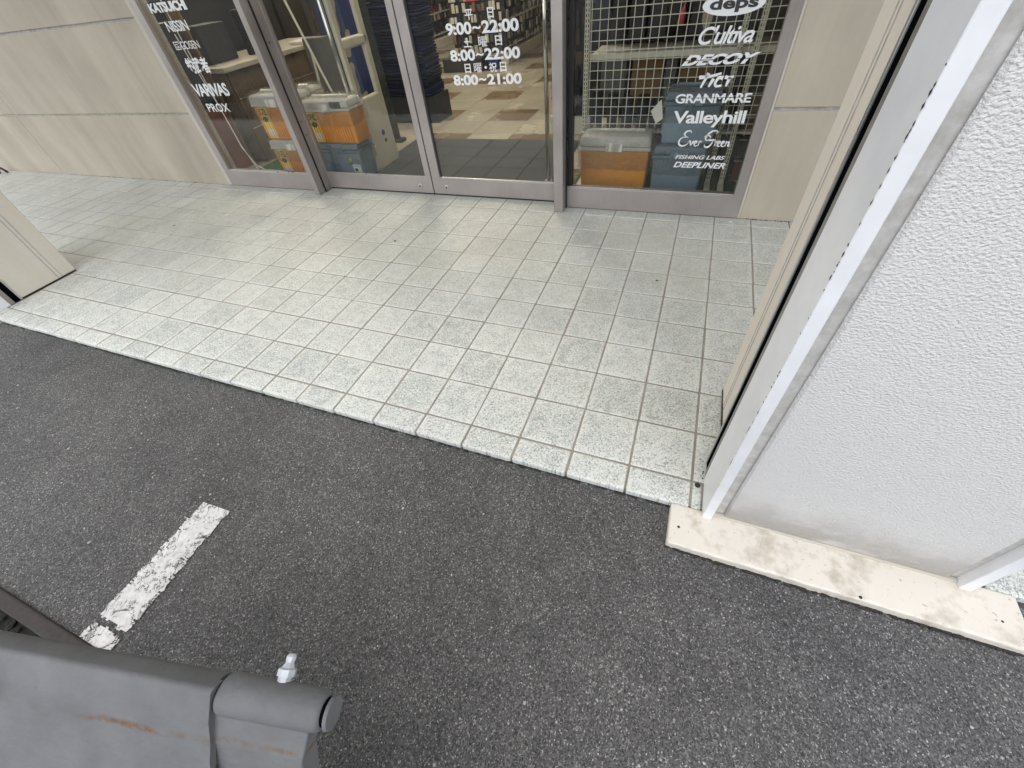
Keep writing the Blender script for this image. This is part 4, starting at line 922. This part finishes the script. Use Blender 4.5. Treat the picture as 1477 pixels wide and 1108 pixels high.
# grease nipple
nip = -NN * math.cos(math.radians(14)) + UP * math.sin(math.radians(14)); L3 = mat_fl.transposed() @ nip
b0 = Vector((1.335, 0, 0)) + L3 * (RB - .01)
prof = [(0, .026), (.02, .026), (.022, .034), (.045, .034), (.05, .024), (.066, .016), (.072, .018), (.085, .019), (.094, .012)]
mb = MB(); mb.tube([b0 + L3 * d for d, r in prof], [r for d, r in prof], 8); flap('grease_nipple', mb, 'nipple_zinc')
mb = MB(); mb.tube([(0.035, .10, RB - .03), (0.035, .10, RB + .02)], .075, 16); flap('bolt_cap', mb, 'black_rubber')
# two legs that carry the flap, under the plate
def under(u, w): return A0 + AX * u + DD * w
for u, w in ((-2.6, 1.9), (-2.6, 4.6), (-.4, 3.4), (-.4, 5.6)):
    q = under(u, w); mb = MB(); mb.tube([(q.x, q.y, ZA), (q.x, q.y, q.z - .01)], .09, 12); part('support_leg', mb, 'flap_paint', t)

# ================================================================== SMALL THINGS
mb = MB()
for i in range(700):                                           # loose pale grit on the asphalt
    x, y = R(-20, 4), R(-7.5, -0.65)
    if x > -0.4 and y > -1.3: continue
    r = abs(random.gauss(0, .008)) + .004
    mb.pebble((x, y, ZA + .004), r)
single('loose_grit', mb, 'grit_pale', 'pale loose grit scattered on the asphalt', 'grit', (-6, -4, ZA), kind='stuff')
for i, (x, y, s, lab) in enumerate(((-9.6, 6.2, .05, 'brown leaf crumb on the tiles below the meeting door stiles'), (-1.24, 5.66, .035, 'dark crumb on the tiles below the wire grid window'), (-19.6, 5.6, .05, 'dark crumb on the tiles near the left pillar'), (.45, 9.2, .05, 'white paper scrap at the wall foot under the right window corner'))):
    mb = MB(); mb.poly([(x + s * math.cos(a * 1.05) * (1 + .3 * math.sin(a * 2.3)), y + s * .6 * math.sin(a * 1.05), .006) for a in range(6)], (0, 0, .012)); single('litter', mb, 'leaf_brown' if i < 3 else 'paper_white', lab, 'litter', (x, y, 0))
mb = MB()
for i in range(420):                                            # moss and weeds in the joint between asphalt and porch
    x = random.choice([R(-20, -0.5), random.gauss(-12.5, 1.6), random.gauss(-9, 1)]); 
    if not -20 < x < -.4: continue
    y = -0.50 - abs(random.gauss(0, .025)); h_ = R(.015, .07); a = R(0, 6.28); w = R(.006, .016)
    mb.quad((x - w * math.cos(a), y - w * math.sin(a), ZA), (x + w * math.cos(a), y + w * math.sin(a), ZA), (x + R(-.03, .03), y - R(0, .03), ZA + h_), (x + R(-.03, .03), y - R(0, .02), ZA + h_ * .8))
single('joint_moss', mb, 'weed_green', 'tufts of dry moss along the foot of the tile edge', 'moss', (-10, -.5, ZA), kind='stuff')
mb = MB()
for i in range(500):                                            # dirt line where asphalt meets porch and plinth
    if i < 330: x = R(-20.2, -.3); y = -0.487 - abs(random.gauss(0, .012))
    else: x = R(-.3, 3.9); y = -1.155 - abs(random.gauss(0, .012))
    l = R(.02, .09); mb.box(x, x + l, y - R(.008, .02), y + .01, ZA, ZA + R(.008, .03))
single('joint_dirt', mb, 'dark_dirt_and_shade', 'dark dirt packed along the foot of tile edge and plinth', 'dirt', (-8, -.6, ZA), kind='stuff')
mb = MB()
for i in range(122):                                            # grime at the wall foot and pillar foot
    if i < 70: x = R(-33, -20.8); y = 9.49 - abs(random.gauss(0, .02))
    elif i < 110: x = R(.66, 2.2); y = 9.49 - abs(random.gauss(0, .015))
    else: x = .17 - abs(random.gauss(0, .02)); y = R(-.5, .5)
    l = R(.01, .06) * (.5 if i >= 110 else 1); mb.pebble((x, y - .005, .006), l * .5, .5)
single('wall_foot_grime', mb, 'dark_dirt_and_shade', 'dark grime along the foot of wall and pillar', 'dirt', (-10, 9.4, 0), kind='stuff')
mb = MB(); mb.tube([(-39.2, 9.0, .02), (-39.0, 9.0, .25), (-38.75, 9.05, .3), (-38.5, 9.1, .05)], .06, 8); single('black_hoop', mb, 'black_rubber', 'black hoop foot at the wall base by the left picture edge', 'hoop', (-38.9, 9, 0), smooth=True)

finish_text()
